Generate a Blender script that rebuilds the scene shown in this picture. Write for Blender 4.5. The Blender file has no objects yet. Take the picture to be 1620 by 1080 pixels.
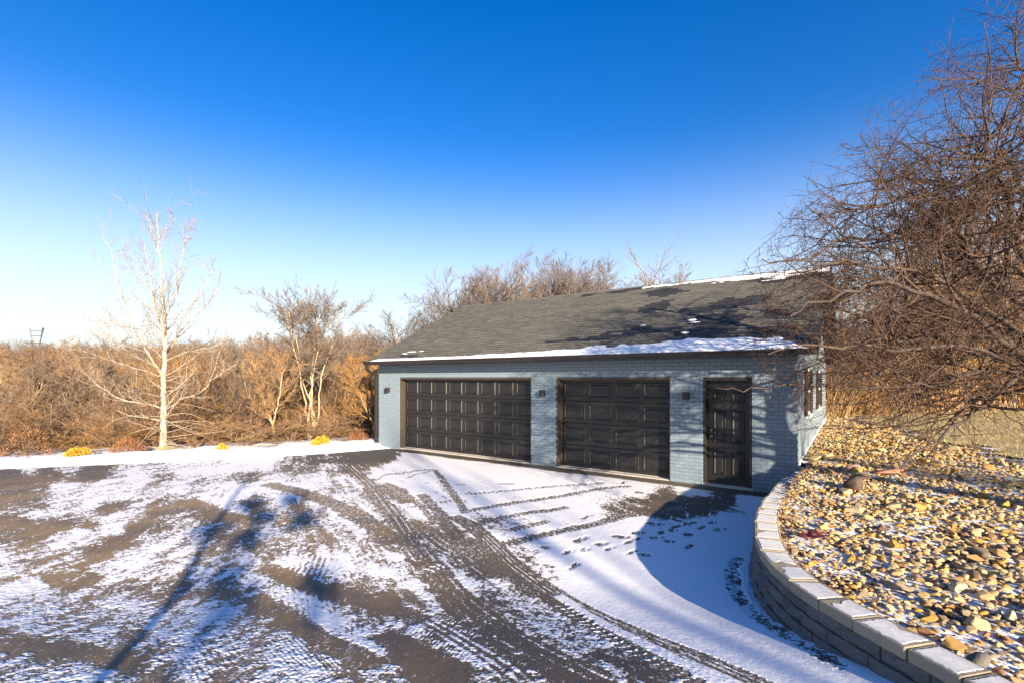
import bpy, bmesh, math, random
import numpy as np
from mathutils import Vector, Matrix

# ------------------------------------------------------------------ camera, sky, sun, exposure
SC = bpy.context.scene
COL = SC.collection
ZC, F, HZ = 2.13, 780.0, 598.0          # eye height (m), focal length and horizon row in photograph pixels
cam_d = bpy.data.cameras.new('camera')
cam_d.sensor_width = 36.0
cam_d.lens = 36.0 * F / 1620.0
cam_d.shift_y = (HZ - 540.0) / 1620.0
cam_d.clip_start, cam_d.clip_end = 0.05, 3000.0
cam = bpy.data.objects.new('camera', cam_d)
COL.objects.link(cam)
cam.location = (0, 0, ZC)
cam.rotation_euler = (math.radians(90), 0, 0)
SC.camera = cam

SUN_AZ = np.array([0.385, -0.923])      # horizontal direction towards the sun
SUN_EL = math.radians(14.6)
sun_d = bpy.data.lights.new('sun', 'SUN')
sun_d.energy = 5.0
sun_d.angle = math.radians(0.53)
sun_d.color = (1.0, 0.84, 0.63)
sun = bpy.data.objects.new('sun', sun_d)
COL.objects.link(sun)
sv = Vector((-SUN_AZ[0]*math.cos(SUN_EL), -SUN_AZ[1]*math.cos(SUN_EL), -math.sin(SUN_EL)))
sun.rotation_euler = sv.to_track_quat('-Z', 'Y').to_euler()
sun.location = (8, -20, 12)

world = bpy.data.worlds.new('World')
SC.world = world
world.use_nodes = True
wt = world.node_tree
wt.nodes.clear()
w_out = wt.nodes.new('ShaderNodeOutputWorld')
w_bg = wt.nodes.new('ShaderNodeBackground')
w_sky = wt.nodes.new('ShaderNodeTexSky')
w_hsv = wt.nodes.new('ShaderNodeHueSaturation')
w_sky.sky_type = 'NISHITA'
w_sky.sun_disc = False
w_sky.sun_elevation = SUN_EL
w_sky.sun_rotation = math.atan2(SUN_AZ[0], SUN_AZ[1])
w_sky.altitude = 200.0
w_sky.air_density = 1.0
w_sky.dust_density = 0.6
w_sky.ozone_density = 2.2
w_hsv.inputs['Saturation'].default_value = 1.44
w_hsv.inputs['Hue'].default_value = 0.517
w_hsv.inputs['Value'].default_value = 0.80
w_bg.inputs['Strength'].default_value = 0.101
# thin winter veil: the same pale band round the whole horizon, fading out with height
w_tc = wt.nodes.new('ShaderNodeTexCoord'); w_sep = wt.nodes.new('ShaderNodeSeparateXYZ')
w_map = wt.nodes.new('ShaderNodeMapRange'); w_mix = wt.nodes.new('ShaderNodeMix')
w_map.interpolation_type = 'SMOOTHERSTEP'
w_map.inputs['From Min'].default_value, w_map.inputs['From Max'].default_value = -0.02, 0.47
w_map.inputs['To Min'].default_value, w_map.inputs['To Max'].default_value = 0.90, 0.0
w_mix.data_type = 'RGBA'
w_mix.inputs[7].default_value = (3.35, 3.65, 3.85, 1)
wt.links.new(w_tc.outputs['Generated'], w_sep.inputs[0]); wt.links.new(w_sep.outputs['Z'], w_map.inputs['Value'])
wt.links.new(w_sky.outputs[0], w_hsv.inputs['Color'])
wt.links.new(w_map.outputs[0], w_mix.inputs[0]); wt.links.new(w_hsv.outputs[0], w_mix.inputs[6])
wt.links.new(w_mix.outputs[2], w_bg.inputs['Color'])
wt.links.new(w_bg.outputs[0], w_out.inputs['Surface'])

SC.view_settings.view_transform = 'Standard'
SC.view_settings.look = 'None'
SC.view_settings.exposure = 1.58
SC.view_settings.gamma = 1.0
SC.view_settings.use_curve_mapping = False
SC.render.engine = 'CYCLES'
SC.cycles.max_bounces = 5
SC.cycles.diffuse_bounces = 3
SC.cycles.glossy_bounces = 2
SC.cycles.use_denoising = True

RNG = np.random.default_rng(11)
random.seed(5)

# ------------------------------------------------------------------ helpers
def tag(o, label=None, cat=None, group=None, kind=None):
    if label: o['label'] = label
    if cat: o['category'] = cat
    if group: o['group'] = group
    if kind: o['kind'] = kind
    return o

def empty(name, loc=(0, 0, 0), rz=0.0):
    o = bpy.data.objects.new(name, None)
    o.empty_display_size = 0.2
    COL.objects.link(o)
    o.location = loc
    o.rotation_euler = (0, 0, rz)
    return o

def link(name, me, parent=None, loc=None):
    o = bpy.data.objects.new(name, me)
    COL.objects.link(o)
    if parent is not None: o.parent = parent
    if loc is not None: o.location = loc
    return o

def mk(name, V, faces, mats, smooth=False, attrs=None, midx=None):
    """mesh from numpy: V (n,3); faces one array (m,k) or a list of them"""
    if not isinstance(faces, (list, tuple)): faces = [faces]
    faces = [np.asarray(f, dtype=np.int64) for f in faces if len(f)]
    me = bpy.data.meshes.new(name)
    V = np.asarray(V, dtype=np.float32)
    me.vertices.add(len(V))
    me.vertices.foreach_set('co', V.ravel())
    nl = sum(f.size for f in faces)
    npoly = sum(len(f) for f in faces)
    me.loops.add(nl)
    me.loops.foreach_set('vertex_index', np.concatenate([f.ravel() for f in faces]).astype(np.int32))
    tot = np.concatenate([np.full(len(f), f.shape[1]) for f in faces])
    start = np.concatenate([[0], np.cumsum(tot)[:-1]])
    me.polygons.add(npoly)
    me.polygons.foreach_set('loop_start', start.astype(np.int32))
    if not isinstance(mats, (list, tuple)): mats = [mats]
    for m in mats: me.materials.append(m)
    if midx is not None: me.polygons.foreach_set('material_index', np.asarray(midx, dtype=np.int32))
    me.polygons.foreach_set('use_smooth', np.full(npoly, bool(smooth)))
    me.update(calc_edges=True)
    for k, v in (attrs or {}).items():
        a = me.attributes.new(k, 'FLOAT', 'POINT')
        a.data.foreach_set('value', np.asarray(v, dtype=np.float32))
    return me

class MB:
    """collects boxes, prisms and loops for one mesh"""
    def __init__(s): s.v, s.f, s.m = [], [], []
    def add(s, vs, fs, mi=0):
        b = len(s.v)
        s.v += [tuple(v) for v in vs]
        s.f += [tuple(i + b for i in f) for f in fs]
        s.m += [mi] * len(fs)
        return s
    def box(s, x0, x1, y0, y1, z0, z1, mi=0):
        vs = [(x, y, z) for z in (z0, z1) for y in (y0, y1) for x in (x0, x1)]
        return s.add(vs, [(0, 2, 3, 1), (4, 5, 7, 6), (0, 1, 5, 4), (2, 6, 7, 3), (0, 4, 6, 2), (1, 3, 7, 5)], mi)
    def prism(s, prof, axis, a, b, mi=0):
        """prof: list of 2-D points (counter-clockwise), extruded along axis from a to b"""
        n = len(prof)
        def P(p, t):
            return {'x': (t, p[0], p[1]), 'y': (p[0], t, p[1]), 'z': (p[0], p[1], t)}[axis]
        vs = [P(p, a) for p in prof] + [P(p, b) for p in prof]
        fs = [tuple(range(n))[::-1], tuple(range(n, 2*n))]
        fs += [(i, (i+1) % n, n + (i+1) % n, n + i) for i in range(n)]
        return s.add(vs, fs, mi)
    def mesh(s, name, mats, bevel=0.0, smooth=False):
        me = bpy.data.meshes.new(name)
        me.from_pydata(s.v, [], s.f)
        if not isinstance(mats, (list, tuple)): mats = [mats]
        for m in mats: me.materials.append(m)
        me.polygons.foreach_set('material_index', s.m)
        bm = bmesh.new(); bm.from_mesh(me)
        bmesh.ops.recalc_face_normals(bm, faces=bm.faces)
        if bevel > 0:
            bmesh.ops.bevel(bm, geom=list(bm.edges), offset=bevel, segments=1, affect='EDGES', profile=0.5)
        bm.to_mesh(me); bm.free()
        me.polygons.foreach_set('use_smooth', [smooth] * len(me.polygons))
        me.update()
        return me

# ---- numpy noise
def _h(ix, iy, seed):
    n = (ix * 374761393 + iy * 668265263 + seed * 974634777) & 0xffffffff
    n = ((n ^ (n >> 13)) * 1274126177) & 0xffffffff
    n = ((n ^ (n >> 16)) * 2246822519) & 0xffffffff
    return ((n ^ (n >> 15)) & 0xffff) / 65535.0
def vnoise(x, y, seed=0):
    xi, yi = np.floor(x).astype(np.int64), np.floor(y).astype(np.int64)
    fx, fy = x - xi, y - yi
    fx = fx*fx*(3-2*fx); fy = fy*fy*(3-2*fy)
    a, b = _h(xi, yi, seed), _h(xi+1, yi, seed)
    c, d = _h(xi, yi+1, seed), _h(xi+1, yi+1, seed)
    return (a*(1-fx)+b*fx)*(1-fy) + (c*(1-fx)+d*fx)*fy
def fbm(x, y, seed=0, oct=4, gain=0.5):
    s, a, t = 0.0, 1.0, 0.0
    for k in range(oct):
        s = s + a*vnoise(x*2.03**k + 17.3*k, y*2.03**k - 9.1*k, seed+k); t += a; a *= gain
    return s/t*2-1
def sstep(a, b, x):
    t = np.clip((x-a)/(b-a), 0, 1)
    return t*t*(3-2*t)

# ---- ground heights
def gz(x, y):
    """driveway: level at the garage, rising a little towards the viewer, dropping slightly at the far left"""
    t = np.clip((5.2 - y)/3.0, 0, 1)
    return 0.33*t*t*(3-2*t) - 0.10*sstep(-2.5, -6.5, x)*sstep(9, 14, y) - 0.012
def bz(x, y):
    """stone bed"""
    return 0.445 + 0.040*(x-2.3) + 0.014*(y-5) - 0.05*sstep(3.4, 2.4, y) - 0.02*sstep(8, 4, y)
EDGE0, EDGEN = np.array([-9.0, 13.7]), np.array([-0.355, 0.935])
def tz(x, y):
    """land around: falls behind the drive, rises again to a wooded hill; level behind the stone bed on the right"""
    s = (x-EDGE0[0])*EDGEN[0] + (y-EDGE0[1])*EDGEN[1]
    left = -0.12 - 4.6*sstep(2.4, 26, s) + 7.0*sstep(40, 130, s) + 3.2*sstep(60, 105, s)*np.exp(-((x+38)/26.0)**2)
    right = np.minimum(bz(x, y), 1.15) - 0.06
    w = sstep(-1.5, 3.0, x - 0.72*(y-8.95) - 4.4 + 0.0*y)
    near = sstep(1.0, -3.0, s)
    z = left*(1-w) + right*w
    z = np.where(s < 0, np.minimum(z, (gz(x, y)-0.07)*(1-w) + right*w), z)
    return z
def G(px, py, hfun=gz):
    """the spot on the ground seen at a pixel of the photograph"""
    d = (ZC)*F/(py-HZ); x = (px-810.0)/F*d
    for _ in range(12):
        d = 0.5*d + 0.5*(ZC - float(hfun(np.float64(x), np.float64(d))))*F/(py-HZ); x = (px-810.0)/F*d
    return np.array([x, d])
def W(px, py, d):
    """a point at a known distance d"""
    return np.array([(px-810.0)/F*d, d, ZC + (HZ-py)/F*d])

# ------------------------------------------------------------------ materials
class NT:
    def __init__(s, name):
        s.m = bpy.data.materials.new(name); s.m.use_nodes = True
        s.t = s.m.node_tree; s.t.nodes.clear()
        s.out = s.t.nodes.new('ShaderNodeOutputMaterial')
    def n(s, typ, ins=None, **props):
        nd = s.t.nodes.new(typ)
        for k, v in props.items(): setattr(nd, k, v)
        for k, v in (ins or {}).items(): s.set(nd.inputs[k], v)
        return nd
    def set(s, sock, v):
        if isinstance(v, bpy.types.NodeSocket): s.t.links.new(v, sock)
        elif isinstance(v, bpy.types.Node): s.t.links.new(v.outputs[0], sock)
        elif isinstance(v, (tuple, list)) and len(v) == 3 and sock.type == 'RGBA': sock.default_value = (*v, 1)
        else: sock.default_value = v
    def math(s, op, a, b=0.0, clamp=False):
        nd = s.t.nodes.new('ShaderNodeMath'); nd.operation = op; nd.use_clamp = clamp
        s.set(nd.inputs[0], a); s.set(nd.inputs[1], b)
        return nd.outputs[0]
    def mix(s, fac, a, b, blend='MIX'):
        nd = s.t.nodes.new('ShaderNodeMix'); nd.data_type = 'RGBA'; nd.blend_type = blend
        s.set(nd.inputs[0], fac); s.set(nd.inputs[6], a); s.set(nd.inputs[7], b)
        return nd.outputs[2]
    def noise(s, scale, detail=4, rough=0.55, vec=None, dist=0.0):
        nd = s.n('ShaderNodeTexNoise', {'Scale': scale, 'Detail': detail, 'Roughness': rough, 'Distortion': dist})
        if vec is not None: s.set(nd.inputs['Vector'], vec)
        return nd.outputs['Fac']
    def ramp(s, fac, stops, interp='LINEAR'):
        nd = s.n('ShaderNodeValToRGB', {'Fac': fac}); r = nd.color_ramp; r.interpolation = interp
        while len(r.elements) > 1: r.elements.remove(r.elements[-1])
        for i, (p, c) in enumerate(stops):
            e = r.elements[0] if i == 0 else r.elements.new(p)
            e.position = p; e.color = (*c, 1) if len(c) == 3 else c
        return nd.outputs[0]
    def remap(s, v, a, b, c=0.0, d=1.0, smooth=True):
        nd = s.n('ShaderNodeMapRange', {'Value': v, 'From Min': a, 'From Max': b, 'To Min': c, 'To Max': d})
        nd.interpolation_type = 'SMOOTHSTEP' if smooth else 'LINEAR'
        return nd.outputs[0]
    def attr(s, name): return s.n('ShaderNodeAttribute', attribute_name=name).outputs['Fac']
    def obj(s): return s.n('ShaderNodeTexCoord').outputs['Object']
    def pos(s): return s.n('ShaderNodeNewGeometry').outputs['Position']
    def rnd(s): return s.n('ShaderNodeObjectInfo').outputs['Random']
    def bump(s, h, strength=0.4, dist=0.01):
        return s.n('ShaderNodeBump', {'Height': h, 'Strength': strength, 'Distance': dist}).outputs[0]
    def pbr(s, col, rough=0.7, normal=None, **kw):
        b = s.n('ShaderNodeBsdfPrincipled', {'Base Color': col, 'Roughness': rough})
        for k, v in kw.items(): s.set(b.inputs[k.replace('_', ' ')], v)
        if normal is not None: s.set(b.inputs['Normal'], normal)
        s.t.links.new(b.outputs[0], s.out.inputs[0])
        return s.m

M = {}
def plain(name, col, rough=0.6, var=0.15, scale=20.0, bump=0.15, bdist=0.004, **kw):
    t = NT(name); n = t.noise(scale, 5, vec=t.pos())
    d = tuple(c*(1-var) for c in col); l = tuple(min(1, c*(1+var)) for c in col)
    M[name] = t.pbr(t.mix(n, d, l), rough, t.bump(n, bump, bdist), **kw)
    return M[name]

def painted_brick():
    t = NT('painted_brick')
    n = t.noise(9, 5, vec=t.pos()); f = t.noise(140, 4, vec=t.pos())
    c = t.mix(t.rnd(), (0.158, 0.210, 0.256), (0.208, 0.267, 0.318))
    c = t.mix(t.remap(n, 0.35, 0.7), t.mix(0.25, c, (0.12, 0.155, 0.19)), c)
    return t.pbr(c, 0.55, t.bump(f, 0.35, 0.004))
M['brick'] = painted_brick()
plain('mortar', (0.13, 0.165, 0.20), 0.7, 0.2, 30, 0.4)
plain('black_trim', (0.020, 0.016, 0.014), 0.42, 0.25, 8, 0.05)
plain('entry_paint', (0.011, 0.0105, 0.0105), 0.42, 0.2, 6, 0.05)
plain('door_paint', (0.0155, 0.0145, 0.0145), 0.38, 0.2, 6, 0.05)
plain('brown_jamb', (0.055, 0.042, 0.034), 0.5, 0.2, 10, 0.1)
plain('concrete', (0.42, 0.39, 0.35), 0.85, 0.2, 25, 0.3)
plain('white_paint', (0.62, 0.62, 0.60), 0.6, 0.15, 12, 0.2)
plain('steel', (0.30, 0.29, 0.28), 0.42, 0.1, 30, 0.05, Metallic=0.9)
plain('dark_glass', (0.03, 0.035, 0.04), 0.08, 0.1, 3, 0.0)
plain('soffit', (0.045, 0.040, 0.038), 0.6, 0.2, 8, 0.1)

def side_brick():
    """gable wall seen edge on: courses as relief"""
    t = NT('side_brick')
    o = t.obj()
    mp = t.n('ShaderNodeMapping', {'Vector': o, 'Rotation': (math.radians(90), 0, math.radians(90))})
    sx = t.n('ShaderNodeSeparateXYZ', {'Vector': o})
    cv = t.n('ShaderNodeCombineXYZ', {'X': sx.outputs['Y'], 'Y': sx.outputs['Z']})
    b = t.n('ShaderNodeTexBrick', {'Vector': cv, 'Color1': (0.18, 0.228, 0.268), 'Color2': (0.22, 0.272, 0.315), 'Mortar': (0.13, 0.165, 0.20),
            'Scale': 1.0, 'Mortar Size': 0.005, 'Brick Width': 0.203, 'Row Height': 0.0725})
    h = t.math('SUBTRACT', 1.0, b.outputs['Fac'])
    return t.pbr(b.outputs['Color'], 0.6, t.bump(h, 0.9, 0.008))
M['side_brick'] = side_brick()

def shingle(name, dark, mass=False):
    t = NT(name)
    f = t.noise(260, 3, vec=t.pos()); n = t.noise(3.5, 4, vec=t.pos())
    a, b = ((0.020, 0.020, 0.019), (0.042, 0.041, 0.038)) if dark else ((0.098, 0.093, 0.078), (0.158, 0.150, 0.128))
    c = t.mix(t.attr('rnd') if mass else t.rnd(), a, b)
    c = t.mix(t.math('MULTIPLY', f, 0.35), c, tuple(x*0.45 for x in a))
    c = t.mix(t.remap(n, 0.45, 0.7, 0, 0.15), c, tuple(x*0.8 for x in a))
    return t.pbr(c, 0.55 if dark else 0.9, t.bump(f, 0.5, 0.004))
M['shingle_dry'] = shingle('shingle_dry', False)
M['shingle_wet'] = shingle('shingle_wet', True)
M['shingle_dry_mass'] = shingle('shingle_dry_mass', False, True)
M['shingle_wet_mass'] = shingle('shingle_wet_mass', True, True)

plain('shadow_band', (0.034, 0.032, 0.028), 0.9, 0.3, 60, 0.4)
def asphalt():
    t = NT('asphalt')
    p = t.pos()
    n1 = t.noise(1.1, 6, 0.6, p); n2 = t.noise(90, 3, 0.6, p); n3 = t.noise(7, 5, 0.65, p)
    n4 = t.noise(38, 4, 0.7, p)
    mp = t.n('ShaderNodeMapping', {'Vector': p, 'Rotation': (0, 0, math.radians(20)), 'Scale': (34, 9, 10)})
    st = t.noise(1.0, 5, 0.7, mp.outputs[0])
    c = t.mix(n2, (0.032, 0.028, 0.024), (0.098, 0.086, 0.072))
    salt_warm_light = t.attr('salt_warm_light')
    s = t.math('MULTIPLY', salt_warm_light, t.remap(n1, 0.32, 0.62, 0.35, 1.0))
    c = t.mix(t.math('MULTIPLY', s, 0.9, True), c, t.mix(t.math('ADD', t.math('MULTIPLY', n3, 0.6), t.math('MULTIPLY', n2, 0.4)), (0.140, 0.090, 0.039), (0.390, 0.265, 0.136)))  # these browns carry painted warm light as well as salted stains
    c = t.mix(t.math('MULTIPLY', t.remap(n2, 0.55, 0.70), 0.45), c, (0.30, 0.25, 0.20))
    du = t.math('ADD', t.attr('dust'), t.math('ADD', t.math('MULTIPLY', t.math('SUBTRACT', n4, 0.5), 2.6),
                t.math('MULTIPLY', t.math('SUBTRACT', st, 0.5), 2.2)))
    fr = t.remap(du, 0.30, 0.60)
    c = t.mix(t.math('MULTIPLY', fr, 0.9), c, (0.74, 0.73, 0.73))
    return t.pbr(c, t.remap(n1, 0.3, 0.7, 0.6, 0.9), t.bump(t.math('ADD', n2, n4), 0.55, 0.006))
M['asphalt'] = asphalt()

def snow(name, lo=-0.02, hi=0.35):
    t = NT(name)
    p = t.pos(); f = t.noise(70, 4, 0.6, p); g = t.noise(6, 4, 0.5, p)
    th = t.attr('thick')
    thn = t.math('ADD', th, t.math('MULTIPLY', t.math('SUBTRACT', f, 0.5), 2.0))
    thn = t.math('ADD', thn, t.math('MULTIPLY', t.math('SUBTRACT', t.noise(26, 4, 0.65, p), 0.5), 1.2))
    c = t.mix(t.remap(thn, lo, hi), (0.150, 0.112, 0.074), t.mix(g, (0.80, 0.80, 0.82), (0.87, 0.87, 0.88)))
    return t.pbr(c, 0.7, t.bump(t.math('ADD', f, t.math('MULTIPLY', g, 2.0)), 0.22, 0.008))
M['snow'] = snow('snow')
def snow_solid():
    t = NT('snow_solid'); p = t.pos(); f = t.noise(60, 4, 0.6, p); g = t.noise(4, 4, 0.5, p)
    return t.pbr(t.mix(g, (0.80, 0.80, 0.82), (0.87, 0.87, 0.88)), 0.7, t.bump(t.math('ADD', f, t.math('MULTIPLY', g, 3.0)), 0.35, 0.015))
M['snow_solid'] = snow_solid()

def stone(name, use_attr):
    t = NT(name)
    r = t.attr('rnd') if use_attr else t.rnd()
    p = t.obj() if not use_attr else t.pos()
    n = t.noise(22, 5, 0.6, p); f = t.noise(120, 3, 0.6, p)
    c = t.ramp(r, [(0.0, (0.52, 0.37, 0.16)), (0.18, (0.60, 0.46, 0.23)), (0.34, (0.47, 0.275, 0.065)), (0.48, (0.58, 0.32, 0.040)),
                   (0.58, (0.62, 0.50, 0.31)), (0.70, (0.43, 0.31, 0.165)), (0.80, (0.25, 0.21, 0.155)), (0.87, (0.42, 0.18, 0.05)), (0.94, (0.56, 0.39, 0.16)), (1.0, (0.26, 0.12, 0.07))])
    c = t.mix(t.remap(n, 0.42, 0.72, 0, 0.55), c, (0.27, 0.20, 0.12))
    c = t.mix(t.remap(f, 0.55, 0.75, 0, 0.22), c, (0.62, 0.53, 0.38))
    c = t.mix(0.14, c, (0.05, 0.03, 0.012))
    return t.pbr(c, 0.85, t.bump(t.math('ADD', n, t.math('MULTIPLY', f, 0.5)), 0.6, 0.012))
M['stone'] = stone('stone', False)
M['stone_mass'] = stone('stone_mass', True)
plain('red_stone', (0.34, 0.15, 0.09), 0.8, 0.3, 25, 0.5)
plain('pink_stone', (0.38, 0.23, 0.17), 0.8, 0.3, 25, 0.5)
plain('dark_stone', (0.085, 0.055, 0.04), 0.8, 0.4, 30, 0.7, 0.01)
plain('grey_stone', (0.12, 0.11, 0.095), 0.85, 0.3, 40, 0.6, 0.01)
plain('maroon', (0.10, 0.014, 0.018), 0.5, 0.4, 40, 0.3)

plain('cap_snow', (0.68, 0.66, 0.63), 0.8, 0.3, 26, 0.3)
def bed_soil():
    t = NT('bed_soil'); p = t.pos()
    n = t.noise(3.2, 5, 0.6, p); f = t.noise(30, 5, 0.65, p)
    c = t.mix(f, (0.022, 0.013, 0.008), (0.09, 0.056, 0.032))
    s = t.math('ADD', t.math('MULTIPLY', n, 0.9), t.math('MULTIPLY', f, 0.45))
    s = t.math('ADD', s, t.attr('frost'))
    return t.pbr(t.mix(t.remap(s, 0.62, 0.78), c, (0.80, 0.81, 0.84)), 0.85, t.bump(f, 0.8, 0.02))
M['bed_soil'] = bed_soil()

def block(name, c0, c1, strength, dist):
    t = NT(name); o = t.pos()
    n = t.noise(14, 6, 0.65, o); f = t.noise(75, 4, 0.6, o)
    c = t.mix(n, c0, c1); c = t.mix(t.math('MULTIPLY', t.rnd(), 0.45), c, c0)
    c = t.mix(t.remap(f, 0.35, 0.25, 0, 0.6), c, tuple(x*0.4 for x in c0))
    return t.pbr(c, 0.9, t.bump(t.math('ADD', t.math('MULTIPLY', n, 1.4), f), strength, dist))
M['block'] = block('block', (0.15, 0.147, 0.142), (0.36, 0.345, 0.32), 1.0, 0.05)
M['cap'] = block('cap', (0.25, 0.21, 0.145), (0.39, 0.335, 0.24), 0.5, 0.008)

def bark(name, c0, c1, scale=18, stretch=0.25, rough=0.85, var=True):
    t = NT(name); p = t.obj()
    mp = t.n('ShaderNodeMapping', {'Vector': p, 'Scale': (scale, scale, scale*stretch)})
    n = t.noise(1.0, 5, 0.65, mp.outputs[0])
    c = t.mix(t.remap(n, 0.3, 0.7), c0, c1)
    if var:
        h = t.n('ShaderNodeHueSaturation', {'Color': c, 'Value': t.remap(t.rnd(), 0, 1, 0.62, 1.3, False), 'Saturation': t.remap(t.math('FRACT', t.math('MULTIPLY', t.rnd(), 7.31)), 0, 1, 0.80, 1.12, False), 'Hue': t.remap(t.rnd(), 0, 1, 0.487, 0.500, False)})
        c = h.outputs[0]
    return t.pbr(c, rough, t.bump(n, 0.5, 0.02))
M['bark_white'] = bark('bark_white', (0.13, 0.098, 0.068), (0.60, 0.515, 0.40), 11, 1.6, var=False)
M['twig_white'] = bark('twig_white', (0.20, 0.15, 0.11), (0.40, 0.32, 0.235), 20, 0.5, var=False)
M['bark_crab'] = bark('bark_crab', (0.032, 0.022, 0.017), (0.095, 0.066, 0.048), 16, 0.3, var=False)
M['twig_crab'] = bark('twig_crab', (0.050, 0.029, 0.022), (0.130, 0.074, 0.047), 25, 0.5, var=False)
M['bark_brown'] = bark('bark_brown', (0.10, 0.068, 0.04), (0.27, 0.19, 0.115))
M['twig_gold'] = bark('twig_gold', (0.19, 0.108, 0.040), (0.375, 0.228, 0.096), 12, 0.5)
M['twig_grey'] = bark('twig_grey', (0.115, 0.082, 0.056), (0.22, 0.160, 0.108), 12, 0.5)
M['bark_tan'] = bark('bark_tan', (0.26, 0.19, 0.11), (0.50, 0.39, 0.25))
M['twig_mauve'] = bark('twig_mauve', (0.135, 0.108, 0.098), (0.235, 0.190, 0.172), 12, 0.5)
M['reed'] = bark('reed', (0.30, 0.172, 0.060), (0.56, 0.365, 0.145), 10, 0.3)

def leaf(name, c0, c1):
    t = NT(name); n = t.noise(14, 3, vec=t.pos())
    M[name] = t.pbr(t.mix(n, c0, c1), 0.6)
leaf('yellow_leaf', (0.33, 0.18, 0.010), (0.60, 0.38, 0.03))
leaf('russet_leaf', (0.17, 0.065, 0.022), (0.30, 0.13, 0.045))
leaf('straw', (0.42, 0.30, 0.12), (0.66, 0.52, 0.26))
leaf('dead_leaf', (0.16, 0.075, 0.03), (0.30, 0.15, 0.06))
leaf('orange_leaf', (0.42, 0.19, 0.04), (0.58, 0.30, 0.07))

def land():
    t = NT('land'); p = t.pos()
    n = t.noise(0.5, 6, 0.6, p); f = t.noise(9, 5, 0.7, p)
    c = t.mix(f, (0.075, 0.048, 0.024), (0.22, 0.14, 0.07))
    c = t.mix(t.remap(n, 0.4, 0.65), c, t.mix(f, (0.11, 0.085, 0.04), (0.27, 0.21, 0.11)))
    return t.pbr(c, 0.95, t.bump(f, 0.8, 0.05))
M['land'] = land()
def lawn():
    t = NT('lawn'); p = t.pos(); n = t.noise(0.9, 5, 0.6, p); f = t.noise(45, 4, 0.7, p)
    c = t.mix(f, (0.25, 0.185, 0.075), (0.50, 0.39, 0.18))
    c = t.mix(t.remap(n, 0.4, 0.65, 0, 0.6), c, t.mix(f, (0.15, 0.12, 0.05), (0.36, 0.285, 0.125)))
    return t.pbr(c, 0.95, t.bump(f, 0.9, 0.03))
M['lawn'] = lawn()
def verge():
    t = NT('verge'); p = t.pos(); n = t.noise(1.6, 6, 0.65, p); f = t.noise(14, 5, 0.7, p)
    c = t.mix(f, (0.085, 0.062, 0.035), (0.24, 0.18, 0.10))
    s = t.math('ADD', t.math('MULTIPLY', n, 0.9), t.math('MULTIPLY', f, 0.6))
    return t.pbr(t.mix(t.remap(s, 0.62, 0.76), c, (0.82, 0.82, 0.84)), 0.9, t.bump(s, 0.8, 0.03))
M['verge'] = verge()
# ------------------------------------------------------------------ ground
# outer top edge of the retaining wall caps, from the garage corner towards the viewer
CAPS = np.array([(5.30, 9.12), (4.62, 8.28), (4.17, 7.75), (3.72, 7.10), (3.36, 6.62), (3.08, 6.18), (2.86, 5.80), (2.69, 5.48), (2.55, 5.18), (2.42, 4.90), (2.32, 4.60),
                 (2.255, 4.30), (2.225, 4.0), (2.235, 3.68), (2.28, 3.42), (2.34, 3.13), (2.41, 2.87), (2.47, 2.62), (2.53, 2.35), (2.60, 2.0), (2.70, 1.5), (2.8, 0.8)])
def wallx(y):
    a = CAPS[::-1]
    return np.where(y < 9.12, np.interp(y, a[:, 1], a[:, 0]), 5.24 + 0.712*(y-8.95))
_tz0 = tz
def tz(x, y):
    s = (x-EDGE0[0])*EDGEN[0] + (y-EDGE0[1])*EDGEN[1]
    left = -0.16 - 4.6*sstep(2.6, 26, s) + 7.0*sstep(40, 130, s) + 3.0*sstep(60, 105, s)*np.exp(-((x+42)/24.0)**2)
    left = np.where(s < 0.3, gz(x, y)-0.08, left)
    right = np.minimum(bz(x, y), 1.15) - 0.06
    w = sstep(0.12, 0.6 + np.maximum(0, y-12)*0.8, x - wallx(y))
    return left*(1-w) + right*w

def grid_faces(n, m):
    i = np.arange(n*m).reshape(n, m)
    return np.stack([i[:-1, :-1], i[1:, :-1], i[1:, 1:], i[:-1, 1:]], -1).reshape(-1, 4)

# land: one sheet to the horizon
nr, na = 150, 260
rr = np.concatenate([[0.0], np.geomspace(1.0, 1500.0, nr-1)])
aa = np.linspace(0, 2*np.pi, na+1)
R2, A2 = np.meshgrid(rr, aa, indexing='ij')
X, Y = R2*np.sin(A2), R2*np.cos(A2)
Z = tz(X, Y) - 0.02
tag(link('land', mk('land', np.stack([X, Y, Z], -1).reshape(-1, 3), grid_faces(nr, na+1)[:, ::-1], M['land'], True)), 'brown leaf-strewn land falling away behind the drive to a wooded hill', kind='structure')

# paved drive
GA = np.array([-4.24, 15.67]); GU = np.array([0.8147, -0.5804]); GVV = np.array([0.5804, 0.8147])
def wall_dist(x, y):
    return -((x-GA[0])*GVV[0] + (y-GA[1])*GVV[1])          # metres in front of the garage front
def along(x, y):
    return (x-GA[0])*GU[0] + (y-GA[1])*GU[1]
def edge_s(x, y):
    return (x-EDGE0[0])*EDGEN[0] + (y-EDGE0[1])*EDGEN[1] + 0.10*np.sin(x*1.3)
def in_drive(x, y, m=0.0):
    ok = (x < wallx(y) + 0.12 + m) & (edge_s(x, y) < 0.45 + m)
    return ok & ((wall_dist(x, y) > -0.25 - m) | (along(x, y) < -0.1))

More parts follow.
